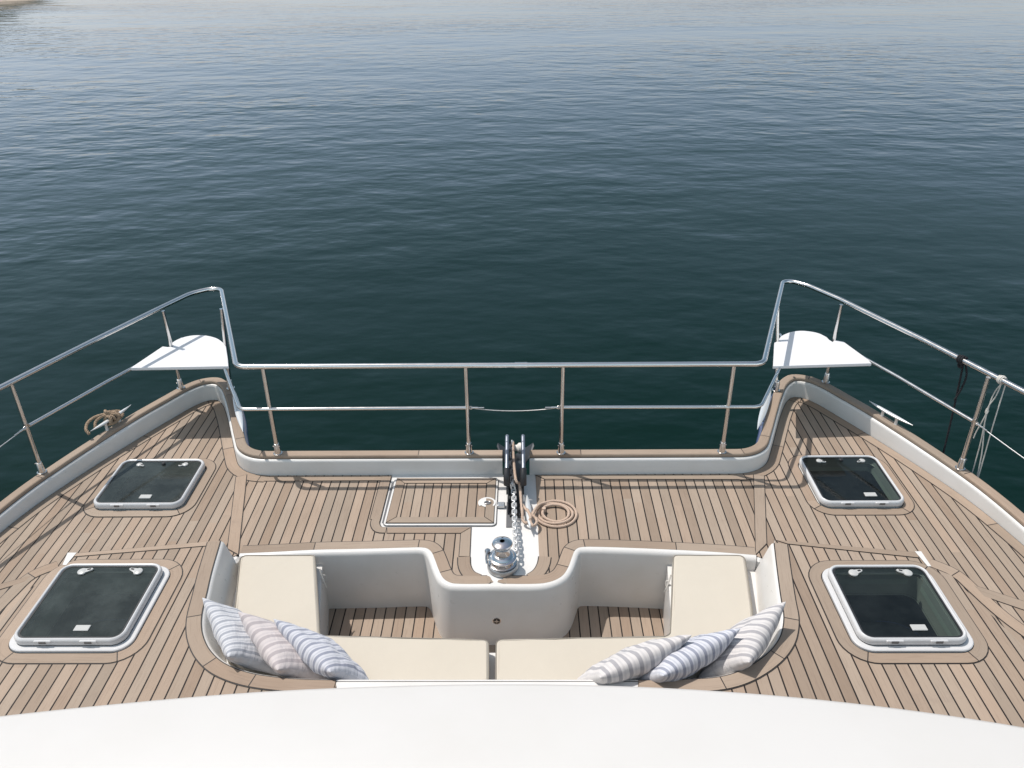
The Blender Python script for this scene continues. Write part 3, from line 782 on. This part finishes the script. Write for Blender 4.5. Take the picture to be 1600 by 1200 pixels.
# ------------------------------------------------------------------ pulpit rail
RZ, MZ = .715, .44
pul = thing('pulpit_rail', (0, 4.0, .134), 'polished steel tube railing running round both bows and across the front', 'railing')
def pz(pts, z): return [Vector((*p, z)) for p in pts]
topL = [(-3.050,2.814), (-2.836,3.387), (-2.669,3.766), (-2.562,4.027), (-2.424,4.355), (-2.220,4.817), (-2.019,5.185)]; cL = [(-1.469,4.041)]
topR = [(3.091,2.669), (2.893,3.252), (2.706,3.681), (2.604,3.926), (2.446,4.296), (2.180,4.907), (1.946,5.242)]; cR = [(1.454,4.039)]
tp = [(-3.050,2.814), (-2.836,3.387), (-2.669,3.766), (-2.562,4.027), (-2.424,4.355), (-2.220,4.817), (-2.107,5.062), (-1.944,5.184), (-1.475,4.026)]
tq_ = [(1.446,4.035), (1.915,5.254), (2.044,5.135), (2.177,4.896), (2.446,4.296), (2.600,3.919), (2.700,3.670), (2.872,3.219), (3.081,2.656)]
cyb = 3.995
tp[-1] = (tp[-1][0], cyb+.0); tq_[0] = (tq_[0][0], cyb)
full = pz(tp, RZ) + pz(tq_, RZ)
rad = [0]*6+[.22,.085,.075]+[.075,.11,.2]+[0]*6
mb = MB(); tube(mb, fillet(full, rad, 8), .0150, 14)
for (x, y) in [(-1.373,4.021), (-2.044,5.157), (0.057,4.031), (2.044,5.135)]: pass
mb.build('top_rail', M_STEEL, pul, smooth=60)
mb = MB(); tube(mb, [(.072,cyb,RZ), (.142,cyb,RZ)], .0172, 14); mb.build('sleeve_joint', M_STEEL, pul, smooth=60)
st = [(-1.332,4.003), (1.285,4.0), (-.201,4.002), (.340,3.998), *[(2.601,3.834), (-2.649,3.832)], *[(-2.189,4.783), (2.161,4.818)], (*[(1.798,4.717)][0],), (*[(-1.851,4.780)][0],), (-2.83,2.98), (2.81,2.98)]
for i, (x, y) in enumerate(st):
    tx, ty = x, y
    if i in (8, 9): tx, ty = [(1.770,4.870)][0] if i == 8 else [(-1.822,4.810)][0]
    bz = lipz(Vector((x, y)))+.0235-.134
    mb = MB(); tube(mb, [(x, y, .15), (x+(tx-x)*.5, y+(ty-y)*.5, .43), (tx, ty, RZ-.004)], .0122, 12)
    s_ = mb.build('stanchion', M_STEEL, pul, smooth=60)
    mb = MB(); lathe(mb, [(.021,.134), (.0215,.140), (.0195,.150), (.0165,.20), (.0145,.205), (.012,.206)], (x, y, bz), 16, 0)
    mb.add(*(lambda m: (m.v, m.f))((lambda m: (lathe(m, [(.001,.1345), (.026,.1345), (.027,.139), (.020,.141)], (x, y, bz), 18, 0), m)[1])(MB())), 0)
    tube(mb, [(x-.02, y-.006, .185), (x+.02, y-.006, .185)], .003, 6)
    mb.build('stanchion_base', M_STEEL, s_, smooth=40)
# mid rails
def midrail(pts, r, n='mid_rail'):
    mb = MB(); tube(mb, pts, r, 12); return mb.build(n, M_STEEL, pul, smooth=60)
ml = [(-2.629,3.828), (-2.500,4.119), (-2.310,4.529), (-2.205,4.753)]
inl = [(-1.325-.0,0)]
midrail(fillet([Vector((-.201,4.0,MZ)), Vector((-1.505,3.995,MZ)), Vector((-1.83,4.66,MZ+.005))], [0,.07,0], 8), .0098)
midrail(fillet([Vector((.340,4.0,MZ)), Vector((1.47,3.995,MZ)), Vector((1.81,4.66,MZ+.005))], [0,.07,0], 8), .0098)
midrail([Vector((-2.628,3.83,MZ)), Vector((-2.42,4.33,MZ)), Vector((-2.20,4.80,MZ))], .0098)
midrail([Vector((2.588,3.83,MZ)), Vector((2.39,4.34,MZ)), Vector((2.172,4.836,MZ))], .0098)
def wire(a, b, sag, n='lifeline'):
    mb = MB(); a, b = Vector(a), Vector(b); P = []
    for i in range(13):
        t = i/12; P.append(a.lerp(b, t)-Vector((0,0,4*sag*t*(1-t))))
    tube(mb, P, .0026, 6); w_ = mb.build(n, M_WIRE, pul, smooth=60)
    d = (b-a).normalized()
    for c, s in ((a,1), (b,-1)):
        mb = MB(); tube(mb, [c+d*s*.012, c+d*s*.05], .0055, 8)
        tube(mb, [c+Vector((0,0,.009*math.cos(t)))+d*s*(.009+.011*math.sin(t)) for t in [2*math.pi*k/12 for k in range(12)]], .0028, 6, closed=True)
        tube(mb, [c+d*s*.05, c+d*s*.085], .0036, 8)
        mb.build('turnbuckle', M_STEEL, w_, smooth=60)
wire((-.19,4.0,MZ), (.329,4.0,MZ), .022)
wire((2.595,3.81,MZ), (2.81,2.98,MZ), .01); wire((-2.635,3.81,MZ), (-2.83,2.98,MZ), .01)

# ------------------------------------------------------------------ rail seats
def rail_seat(pts, z, label):
    c = sum((V2(p) for p in pts), Vector((0,0)))/len(pts)
    t = thing('rail_seat', (c.x, c.y, z), label, 'seat', 'white seats fixed in the bow rails')
    mb = MB(); slab(mb, [tuple(p) for p in pts], z-.022, z, .004); mb.build('seat_board', M_SEATW, t, smooth=40)
    for dx in (-.12, .1):
        mb = MB(); tube(mb, [(c.x+dx, c.y-.16, z-.030), (c.x+dx, c.y+.12, z-.030)], .008, 8)
        mb.build('support_bar', M_STEEL, t, smooth=50)
    return t
ZS = .462
sl = [(-2.327,4.474), (-1.719,4.489), (-1.756,4.595), (-1.823,4.770)]+[tuple(p) for p in cr2([(-1.851,4.818), (-1.928,4.897), (-2.030,4.943), (-2.122,4.935), (-2.175,4.891), (-2.198,4.837), (-2.196,4.799)],4)]+[(-2.170,4.775), (-2.205,4.766), (-2.242,4.776)]
sr = [(1.661,4.451), (2.277,4.482), (2.275,4.538), (2.212,4.791), (2.162,4.815), (2.140,4.787), (2.129,4.816)]+[tuple(p) for p in cr2([(2.126,4.859), (2.088,4.924), (2.002,4.960), (1.925,4.946), (1.851,4.897), (1.812,4.849), (1.794,4.801)],4)]+[(1.760,4.782)]
rail_seat([V2(p) for p in sl][::-1] if 0 else [V2(p) for p in sl], ZS, 'white wedge shaped board seat in the rail over the left bow')
rail_seat([V2(p) for p in sr], ZS, 'white wedge shaped board seat in the rail over the right bow')

# ------------------------------------------------------------------ mooring cleats on the cap rail
CZ = .120
def cleat(c, ang, L, wd, label, group, z=CZ, h=.045, name='mooring_cleat'):
    t = thing(name, (c[0], c[1], z), label, 'cleat', group)
    e = Vector((math.cos(ang), math.sin(ang))); nn = Vector((-e.y, e.x)); c2 = V2(c); mb = MB()
    N = 22; v = []; sec = 12
    for i in range(N+1):
        s = -1+2*i/N; wv = wd*max(.10, (1-abs(s)**2.2))*.5; hv = .009*max(.3, 1-abs(s)**3)
        cz = z+h+.006*abs(s)**2; p = c2+e*(s*L/2)
        for k in range(sec):
            a = 2*math.pi*k/sec; q = p+nn*(wv*math.cos(a)); v.append((q.x, q.y, cz+hv*math.sin(a)))
    f = [(i*sec+k, i*sec+(k+1) % sec, (i+1)*sec+(k+1) % sec, (i+1)*sec+k) for i in range(N) for k in range(sec)]
    f += [tuple(range(sec))[::-1], tuple(N*sec+k for k in range(sec))]
    mb.add(v, f); mb.build('horn', M_ALU, t, smooth=60)
    for s in (-.13*L/.28, .13*L/.28):
        p = c2+e*s*.34; mb = MB()
        lathe(mb, [(.015,z), (.014,z+.004), (.0095,z+.014), (.0095,z+h-.004), (.012,z+h)], (p.x, p.y, 0), 14)
        mb.build('foot', M_ALU, t, smooth=50)
    return t
def ang_of(a, b): return math.atan2(b[1]-a[1], b[0]-a[0])
G = 'mooring cleats on the teak cap rail'
a, b = [(-2.500,4.157), (-2.385,4.469)]; cleat(((a[0]+b[0])/2, (a[1]+b[1])/2), ang_of(a, b), math.dist(a, b), .030, 'pale metal cleat on the left outer cap rail with brown rope on it', G, h=.070)
c_rope = Vector(((a[0]+b[0])/2, (a[1]+b[1])/2, .190)); e_rope = Vector((b[0]-a[0], b[1]-a[1], 0)).normalized()
a, b = [(2.318,4.482), (2.468,4.188)]; cleat(((a[0]+b[0])/2, (a[1]+b[1])/2), ang_of(a, b), math.dist(a, b), .030, 'bare metal cleat on the right outer cap rail past the bow seat', G, h=.065)
a, b = [(-1.586,4.181), (-1.821,4.744)]; cleat(((a[0]+b[0])/2, (a[1]+b[1])/2), ang_of(a, b), math.dist(a, b), .042, 'flat metal cleat on the inner side of the left bow', G)
a, b = [(1.535,4.184), (1.762,4.707)]; cleat(((a[0]+b[0])/2, (a[1]+b[1])/2), ang_of(a, b), math.dist(a, b), .042, 'flat metal cleat on the inner side of the right bow', G)
# rope on the left cleat
mb = MB(); nr = Vector((-e_rope.y, e_rope.x, 0)); C = c_rope
def K(a, b, c): return C+e_rope*a+nr*b+Vector((0,0,c))
RR = .0098
rope(mb, cr2([K(-.165,.02,-.02), K(-.158,.045,.0), K(-.12,.065,.022), K(-.07,.06,.034), K(-.02,.03,.036), K(.02,.0,.030), K(.045,-.02,.010), K(.02,-.03,-.012)], 8), RR, .040)
rope(mb, cr2([K(-.105,.03,-.012), K(-.08,.045,.012), K(-.04,.035,.028), K(.0,.0,.030), K(.03,-.028,.012), K(.015,-.03,-.015), K(-.03,-.02,-.02)], 8), RR, .040)
rope(mb, cr2([K(-.03,-.025,-.01), K(.0,.01,.040), K(.04,.035,.020), K(.085,.020,.0), K(.075,-.015,-.010), K(.03,-.02,-.018)], 8), RR, .040)
for a0, tl in ((-.028,.4), (.002,-.5), (.026,.3)):
    rope(mb, [K(a0+tl*.02*math.sin(t), .024*math.cos(t), .026*math.sin(t)+.002) for t in [2*math.pi*k/24*1.05 for k in range(25)]], RR, .040)
rope(mb, cr2([K(.0,.0,.03), K(-.012,.012,.052), K(-.004,.030,.050), K(.008,.028,.030)], 8), RR, .040)
o = mb.build('mooring_rope', M_ROPED, None, smooth=60); tag(o, 'brown twisted rope knotted round the left outer cleat', 'rope')

# ------------------------------------------------------------------ windlass
wx, wy = [(0.009,3.156)][0]
wl = thing('windlass', (wx, wy, 0), 'chrome anchor windlass standing on the white centre of the deck', 'windlass')
def L_(nm, prof, m, seg=40, c=(0,0)):
    mb = MB(); lathe(mb, prof, (wx+c[0], wy+c[1], 0), seg); return mb.build(nm, m, wl, smooth=35)
L_('base', [(.074,-.002), (.079,.004), (.079,.022), (.074,.030), (.030,.031)], M_GALV)
g_ = L_('chain_wheel', [(.060,.031), (.070,.034), (.071,.040), (.058,.046), (.046,.053), (.058,.061), (.070,.066), (.070,.072), (.058,.078)], M_CHROME)
mb = MB()
for k in range(10):
    a = 2*math.pi*k/10; mb = MB(); box(mb, (wx+.056*math.cos(a), wy+.056*math.sin(a), .053), (.020,.010,.018), 0, a, .003)
    mb.build('sprocket_tooth', M_CHROME, g_, smooth=30)
mb = MB()
L_('clutch_cone', [(.060,.078), (.052,.088), (.040,.094)], M_CHROME)
L_('drum', [(.042,.088), (.039,.098), (.0365,.120), (.038,.134), (.044,.143), (.050,.148), (.052,.153), (.049,.160), (.038,.166), (.020,.170), (.013,.1705), (.012,.160), (.001,.160)], M_CHROME)
mb = MB(); box(mb, (wx-.076, wy+.040, .055), (.026,.026,.06), 0, .6, .006)
tube(mb, cr2([(wx-.075,wy+.035,.082), (wx-.082,wy+.0,.070), (wx-.078,wy-.03,.05)], 4), .006, 8)
mb.build('chain_stripper', M_CHROME, wl, smooth=35)
mb = MB(); lathe(mb, [(.001,.1612), (.0115,.1612)], (wx, wy, 0), 16); lathe(mb, [(.001,.1690), (.005,.1692), (.005,.1680)], (wx-.0, wy+.026, 0), 10)
mb.build('socket_hole', M_BLACK, wl)

# ------------------------------------------------------------------ chain
p0 = [(0.092,3.162), (0.079,3.270), (0.070,3.426), (0.065,3.592), (0.061,3.740)]
p1 = [(0.057,3.758), (0.056,3.905), (0.059,4.025)]
pts = [Vector((wx+.070, wy+.03, .052))] + [Vector((*p, .052)) for p in p0[1:-1]] + [Vector((*p0[-1], .07))] + [Vector((p1[0][0], 3.72, .085)), Vector((p1[1][0], 3.86, .125)), Vector((p1[2][0]-.01, 4.00, .185))]
last = pts[-1]; pts += [last+Vector((0,.035,.0)), last+Vector((0,.062,-.04)), last+Vector((0,.066,-.14))]
Q = cr2(pts, 12); acc = 0; link = .0285
out = [Q[0]]; rem = link
for a, b in zip(Q, Q[1:]):
    L = (b-a).length; d = 0
    while d+rem <= L: d += rem; out.append(a.lerp(b, d/L)); rem = link
    rem -= (L-d)
mb = MB()
for i, (a, b) in enumerate(zip(out, out[1:])):
    c = (a+b)/2; t = (b-a).normalized(); u = t.cross(Vector((0,0,1))).normalized(); v_ = u.cross(t)
    ang = (R(12) if i % 2 == 0 else R(78)); s = u*math.cos(ang)+v_*math.sin(ang)
    ring = []
    for k in range(14):
        th = 2*math.pi*k/14; xx = math.cos(th); yy = math.sin(th)
        ring.append(c+t*(math.copysign(.0095, xx)+xx*.0115)+s*(yy*.0112))
    tube(mb, ring, .0052, 7, closed=True)
o = mb.build('anchor_chain', M_CHAIN, None, smooth=60); tag(o, 'galvanised chain running from the windlass to the bow roller', 'chain')

# ------------------------------------------------------------------ bow roller, anchor
cxL, cxR = .046, .140
br_t = thing('bow_roller', (.070, 3.85, .0), 'steel bow roller with two tall cheeks in the gap of the front bulwark', 'bow roller')
for cx_ in (cxL, cxR):
    q0, q1 = (.018, .030) if cx_ < .1 else (.121, .113)
    sgn = -1 if cx_ < .1 else 1; cx_ = (q0+q1)/2
    mb = MB(); prof = [(3.74,.02), (3.75,.12), (3.79,.165), (4.00,.228), (4.05,.22), (4.09,.19), (4.10,.10), (4.02,.02), (3.85,.0)]
    n = len(prof); v = [(cx_-.004, y, z) for y, z in prof]+[(cx_+.004, y, z) for y, z in prof]
    mb.add(v, [tuple(range(n)), tuple(range(n, 2*n))[::-1]]+[(i, (i+1) % n, n+(i+1) % n, n+i) for i in range(n)])
    ch = mb.build('cheek_plate', M_DARKST, br_t)
    mb = MB(); tube(mb, fillet([(cx_,3.755,.165), (cx_,3.80,.185), (cx_,4.01,.240), (cx_,4.06,.208)], .03, 5), .0115, 12)
    mb.build('guide_bar', M_DULL, ch, smooth=50)
    mb = MB(); tube(mb, cr2([(cx_,3.725,.10), (cx_,3.732,.145), (cx_,3.77,.178)], 4), .0185, 12); mb.build('rubber_end', M_BLACK, ch, smooth=50)
mb = MB(); box(mb, (.072, 3.88, .012), (.080,.42,.008), 0, 0, .002); box(mb, (.072, 3.625, .006), (.062,.14,.012), 0, 0, .002)
box(mb, (.030, 3.645, .03), (.004,.13,.055), 0); box(mb, (.112, 3.645, .03), (.004,.13,.055), 0)
mb.build('trough', M_DARKST, br_t)
mb = MB(); box(mb, (.070, 3.640, .0145), (.060,.17,.004), 0); mb.build('rubber_pad', M_BLACK, br_t)
mb = MB(); box(mb, (-.008, 3.655, .012), (.045,.035,.022), 0, 0, .004); mb.build('mounting_lug', M_GALV, br_t)
mb = MB(); lathe(mb, [(.012,-.036), (.032,-.036), (.032,-.020), (.020,-.008), (.020,.008), (.032,.020), (.032,.036), (.012,.036)], (.072, 4.02, .150), 24, 0, 'x')
mb.build('roller_wheel', M_ROLLER, br_t, smooth=35)
mb = MB(); tube(mb, [(.012,4.02,.150), (.130,4.02,.150)], .007, 10); mb.build('axle', M_STEEL, br_t, smooth=50)
an = thing('anchor', (.070, 4.25, -.05), 'galvanised anchor hanging under the bow roller with fluke tips showing each side', 'anchor')
mb = MB()
prof = [(3.72,.030), (3.95,.060), (4.10,.085), (4.22,.06), (4.36,-.08), (4.32,-.12), (4.20,.0), (4.10,.050), (3.95,.035), (3.72,.015)]
n = len(prof); v = [(.052, y, z) for y, z in prof]+[(.062, y, z) for y, z in prof]
mb.add(v, [tuple(range(n)), tuple(range(n, 2*n))[::-1]]+[(i, (i+1) % n, n+(i+1) % n, n+i) for i in range(n)])
mb.build('shank', M_DARKST, an)
for sgn in (-1, 1):
    mb = MB(); X = lambda a: .070+sgn*a
    A_ = [(X(0),4.42,-.16), (X(.112),4.34,-.02), (X(.118),4.31,-.025), (X(.080),4.20,-.05), (X(.03),4.13,-.08), (X(0),4.14,-.14)]; k6 = len(A_)
    mb.add(A_+[(x, y, z-.010) for x, y, z in A_], [tuple(range(k6)), tuple(range(k6, 2*k6))[::-1]]+[(i, (i+1) % k6, k6+(i+1) % k6, k6+i) for i in range(k6)])
    mb.build('fluke', M_DARKST, an)
# flat dark grey slab under the chain
mb = MB(); q = [(0.022,3.474), (0.075,3.474), (0.074,3.694), (0.022,3.694)]; slab(mb, q, -.002, .0035, .001)
o = mb.build('grey_slab', M_GREY, boat, label='flat grey slab under the anchor chain')

# ------------------------------------------------------------------ deck cleat and anchor line
a, b = [(0.151,3.406), (0.136,3.711)]
dc = cleat(((a[0]+b[0])/2, (a[1]+b[1])/2), ang_of(a, b), math.dist(a, b), .036, 'small grey cleat on the white deck right of the anchor chain', 'deck fittings', z=.0, h=.042, name='deck_cleat')
if 'group' in dc: del dc['group']
mb = MB(); cx_, cy_ = [(0.289,3.573)][0]
def D(px, z): return Vector((*px, z))
ln = [Vector((.058,4.055,.10)), Vector((.058,4.05,.15)), Vector((.058,4.02,.188)), Vector((.062,3.90,.165)), Vector((.078,3.72,.125))] + [D(p, .09) for p in [(0.093,3.746)]] + [D(p, .05) for p in [(0.105,3.627), (0.110,3.542)]] + \
     [D(p, .030) for p in [(0.114,3.490), (0.133,3.473)]] + [D(p, .055) for p in [(0.154,3.480), (0.138,3.558)]]
rope(mb, cr2(ln, 8), .0085, .030)
l2 = [D(p, .050) for p in [(0.110,3.610), (0.131,3.564), (0.158,3.519)]] + [D(p, .045) for p in [(0.182,3.494), (0.188,3.461), (0.170,3.429), (0.154,3.461), (0.169,3.538), (0.195,3.600)]]
sp = []
turns = 3.0; N = int(turns*28)
for i in range(N+1):
    t = i/N; th = math.pi*.86 - t*turns*2*math.pi*1.0; r_ = .128-.062*t
    sp.append(Vector((cx_+r_*math.cos(th)*(1.0), cy_+r_*math.sin(th)*.93, .0095+.004*math.sin(th*1.5)+ .006*t)))
l2 += [D(p, .020) for p in [(0.232,3.660)]] + [Vector(p) for p in sp[5:]]
rope(mb, cr2(l2, 4), .0085, .030)
e0 = sp[-1]; lathe(mb, [(.001,-.012), (.011,-.010), (.0125,0), (.011,.010), (.001,.012)], (e0.x, e0.y, e0.z+.004), 12)
o = mb.build('anchor_line', M_ROPE, None, smooth=60); tag(o, 'tan rope from the bow roller coiled flat on the teak beside the cleat', 'rope')

# ------------------------------------------------------------------ lines tied to the right rail
def hang(name, label, pts_px, rr, m, extra):
    mb = MB()
    for P in extra: rope(mb, cr2(P, 6), rr, .016, 3, 0, 5) if rr > .0035 else tube(mb, cr2(P, 6), rr, 6)
    o = mb.build(name, m, None, smooth=60); return tag(o, label, 'cord')
def around(c, t, rr, n, wd):
    """n turns round the rail at c (t = rail direction)"""
    u = Vector((0,0,1)); v_ = t.cross(u).normalized(); P = []
    for i in range(n*12+1):
        a = 2*math.pi*i/12; P.append(c+t*(wd*(i/(n*12)-.5))+(u*math.cos(a)+v_*math.sin(a))*rr)
    return P
k1 = Vector((*[(2.555,4.034)][0], RZ)); k2 = Vector((*[(2.652,3.799)][0], RZ)); td = (k2-k1).normalized()
outw = Vector((td.y, -td.x, 0)); outw = outw if outw.x > 0 else -outw
b1 = k1+outw*.02
hang('fender_line', 'black cord knotted on the right rail and hanging over the side', None, .0060, M_CORDK, [
    around(k1, td, .020, 3, .035), around(k1+Vector((0,0,-.03)), Vector((.6,.3,.7)).normalized(), .012, 2, .02),
    [b1+Vector((0,0,-.02)), b1+outw*.03+Vector((-.005,0,-.25)), b1+outw*.07+Vector((-.02,-.01,-.60)), b1+outw*.09+Vector((-.02,-.02,-1.3))],
    [b1+Vector((.01,0,-.02)), b1+outw*.02+td*.025+Vector((0,0,-.10)), b1+outw*.02+td*.01+Vector((0,0,-.22)), b1+outw*.02+td*-.005+Vector((0,0,-.27))]])
b2 = k2+outw*.02
hang('white_line', 'frayed white cords knotted on the right rail beyond the stanchion', None, .0034, M_CORDW, [
    around(k2, td, .019, 4, .03), around(k2, td, .022, 2, .012), around(b2-td*.038+Vector((0,0,-.22)), Vector((.2,.1,1)).normalized(), .0065, 3, .02),
    [b2+Vector((0,0,-.01)), b2-td*.03+Vector((0,0,-.10)), b2-td*.035+Vector((0,0,-.22)), b2-td*.03+outw*.02+Vector((0,0,-.45)), b2-td*.04+outw*.05+Vector((0,0,-.9))],
    [b2+Vector((0,.01,-.01)), b2-td*.015+Vector((0,0,-.11)), b2-td*.04+Vector((0,0,-.21)), b2-td*.01+outw*.03+Vector((0,0,-.5)), b2+outw*.06+Vector((0,0,-.9))],
    [b2+td*.015, b2+td*.02+Vector((0,0,-.3)), b2+td*.01+outw*.03+Vector((0,0,-.6)), b2-td*.01+outw*.06+Vector((0,0,-.9))],
    [b2-td*.035+Vector((0,0,-.22)), b2-td*.05+Vector((0,0,-.31)), b2-td*.062+Vector((0,0,-.37)), b2-td*.065+Vector((0,0,-.41))]])

# ------------------------------------------------------------------ seat cushions
def cushion(outline, label, ties):
    P = fillet([V2(p) for p in outline], .028, 4, True)
    A = sum(a.x*b.y-b.x*a.y for a, b in zip(P, P[1:]+P[:1])); P = P if A > 0 else P[::-1]
    P = [V2(p) for p in P]; PP = []
    for a, b in zip(P, P[1:]+P[:1]): PP += resample([a, b], .06)[:-1]
    c = sum(PP, Vector((0,0)))/len(PP)
    t = thing('seat_cushion', (c.x, c.y, SZ), label, 'cushion', 'cream seat cushions in the lounge')
    mb = MB(); z1 = .010; z0 = SZ+.001; n = len(PP)
    rings = [(offs(PP, .010, True), z0), (offs(PP, .0, True), z0+.012), (offs(PP, -.001, True), z1-.016), (offs(PP, .004, True), z1-.006), (offs(PP, .013, True), z1)]
    v = []
    for i_, (r_, z) in enumerate(rings):
        for p in r_:
            jz = noise.noise(Vector((p.x*7, p.y*7, i_*.4)))*.0035; v.append((p.x+jz*.6, p.y+jz*.5, z+(jz if i_ > 1 else 0)))
    f = [(j*n+k, j*n+(k+1) % n, (j+1)*n+(k+1) % n, (j+1)*n+k) for j in range(4) for k in range(n)]
    mb.add(v, f)
    sheet(mb, [(q[0], q[1]) for q in v[4*n:5*n]], [], z1, 0)
    for i_ in range(n): pass
    mb.build('cover', M_CUSH, t, smooth=50)
    mb = MB(); tube(mb, [(p.x, p.y, z1-.0065+noise.noise(Vector((p.x*7,p.y*7,.8)))*.003) for p in offs(PP, .0015, True)], .0034, 6, closed=True); mb.build('piping', M_PIPE, t, smooth=60)
    for (x, y, z, dx, dy) in ties:
        mb = MB(); P_ = cr2([(x, y, z), (x+dx*.3, y+dy*.3-.01, z-.03), (x+dx*.8, y+dy*.6-.02, z-.07), (x+dx, y+dy-.01, z-.10)], 4); tube(mb, P_, .0045, 6, rz=.4)
        tube(mb, cr2([(x+dx*.3, y-.01, z-.03), (x+dx*.8, y-.0, z-.045), (x+dx*.7, y-.02, z-.065), (x+dx*.3, y-.015, z-.05)], 4), .004, 6, rz=.4); mb.build('tie_strap', M_CORDW, t, smooth=60)
cushion([(-1.351,3.247), (-0.963,3.248), (-0.820,2.696), (-0.046,2.669), (-0.037,2.400), (-0.811,2.401), (-1.071,2.453), (-1.200,2.552), (-1.258,2.711), (-1.260,2.853)], 'left cream L-shaped seat cushion beside the footwell under three pillows', [(-.925,3.17,-.02,.03,-.02), (-.84,2.75,-.02,.03,-.02)])
cushion([(0.884,3.240), (1.250,3.238), (1.196,2.866), (1.157,2.666), (1.036,2.519), (0.819,2.399), (-0.010,2.400), (-0.014,2.669), (0.751,2.688), (0.779,2.702)], 'right cream L-shaped seat cushion beside the footwell under three pillows', [(.855,3.12,-.02,-.03,-.01), (.79,2.74,-.02,-.02,-.02)])

# ------------------------------------------------------------------ pillows
def pillow(A, B, C, D_, th, m, label, seed):
    A, B, C, D_ = map(Vector, (A, B, C, D_)); cen = (A+B+C+D_)/4
    nrm = (B-A).cross(D_-A).normalized()
    t = thing('striped_pillow', (cen.x, cen.y, min(C.z, D_.z)), label, 'pillow', 'striped pillows leaning in the corners of the lounge')
    N = 30; mb = MB(); idx = {}; v = []; uv = []; f = []; fuv = []
    grid = [.5-.5*math.cos(math.pi*k/N) for k in range(N+1)]
    for side in (1, -1):
        for j in range(N+1):
            for i in range(N+1):
                rim_ = i in (0, N) or j in (0, N)
                if rim_ and side < 0: idx[(side,i,j)] = idx[(1,i,j)]; continue
                u, w_ = grid[i], grid[j]; U_ = 2*u-1; W_ = 2*w_-1
                # edge middles pulled in so the corners read as points
                uu = .5+.5*U_*(1-.085*(1-W_*W_)); ww = .5+.5*W_*(1-.085*(1-U_*U_))
                p = (A*(1-uu)+B*uu)*(1-ww)+(D_*(1-uu)+C*uu)*ww
                b = ((1-U_**2)*(1-W_**2))**.42
                edge = min(1, 5*min(u, 1-u, w_, 1-w_))
                wr = noise.noise(Vector((u*5+seed, w_*4, side)))*.014+noise.noise(Vector((u*12, w_*8+seed, side)))*.006+noise.noise(Vector((u*30, w_*14+seed, side)))*.002
                sag = Vector((0,0,-.012*b*(1-w_)))
                idx[(side,i,j)] = len(v); v.append(p+nrm*(side*th*.55*b+wr*b)+sag); uv.append((u, w_))
    for side in (1, -1):
        for j in range(N):
            for i in range(N):
                q = [idx[(side,i,j)], idx[(side,i+1,j)], idx[(side,i+1,j+1)], idx[(side,i,j+1)]]
                f.append(q if side > 0 else q[::-1])
    mb.add(v, f, 0, uv)
    mb.build('pillow_cover', m, t, smooth=170)
    return t
def pil(pA, zA, pB, zB, dA, dB, th, m, label, seed, lift=.0):
    """top edge from A to B; the bottom edge is offset (dx,dy) down on to the cushion"""
    A = Vector((*pA, zA)); B = Vector((*pB, zB)); C = Vector((B.x+dB[0], B.y+dB[1], .015)); D_ = Vector((A.x+dA[0], A.y+dA[1], .015))
    pillow(A, B, C, D_, th, m, label, seed)
PILLOWS_HERE = 1
def PA(l): return l[0]
pil(PA([(-1.308,2.682)]), .25, PA([(-1.110,2.392)]), .20, (.19,.07), (.19,.06), .125, M_PB2, 'pale blue striped pillow against the left side wall of the lounge', 1)
pil(PA([(-1.123,2.596)]), .25, PA([(-0.899,2.348)]), .17, (.19,.09), (.19,.07), .130, M_PP, 'rose and white striped pillow between two blue ones in the left corner', 5)
pil(PA([(-0.963,2.564)]), .24, PA([(-0.681,2.338)]), .17, (.145,.07), (.15,.06), .118, M_PB, 'blue striped pillow lying inmost of the left three', 9)
pil(PA([(1.249,2.639)]), .26, PA([(1.029,2.357)]), .20, (-.19,.05), (-.19,.05), .125, M_PG, 'grey striped pillow against the right side wall of the lounge', 13)
pil(PA([(1.019,2.493)]), .25, PA([(0.668,2.289)]), .20, (-.14,.11), (-.14,.10), .120, M_PB, 'blue striped pillow in the middle of the right three', 17)
pil(PA([(0.809,2.458)]), .25, PA([(0.416,2.280)]), .20, (-.095,.125), (-.10,.125), .112, M_PG, 'grey and rose striped pillow lying inmost of the right three', 21)
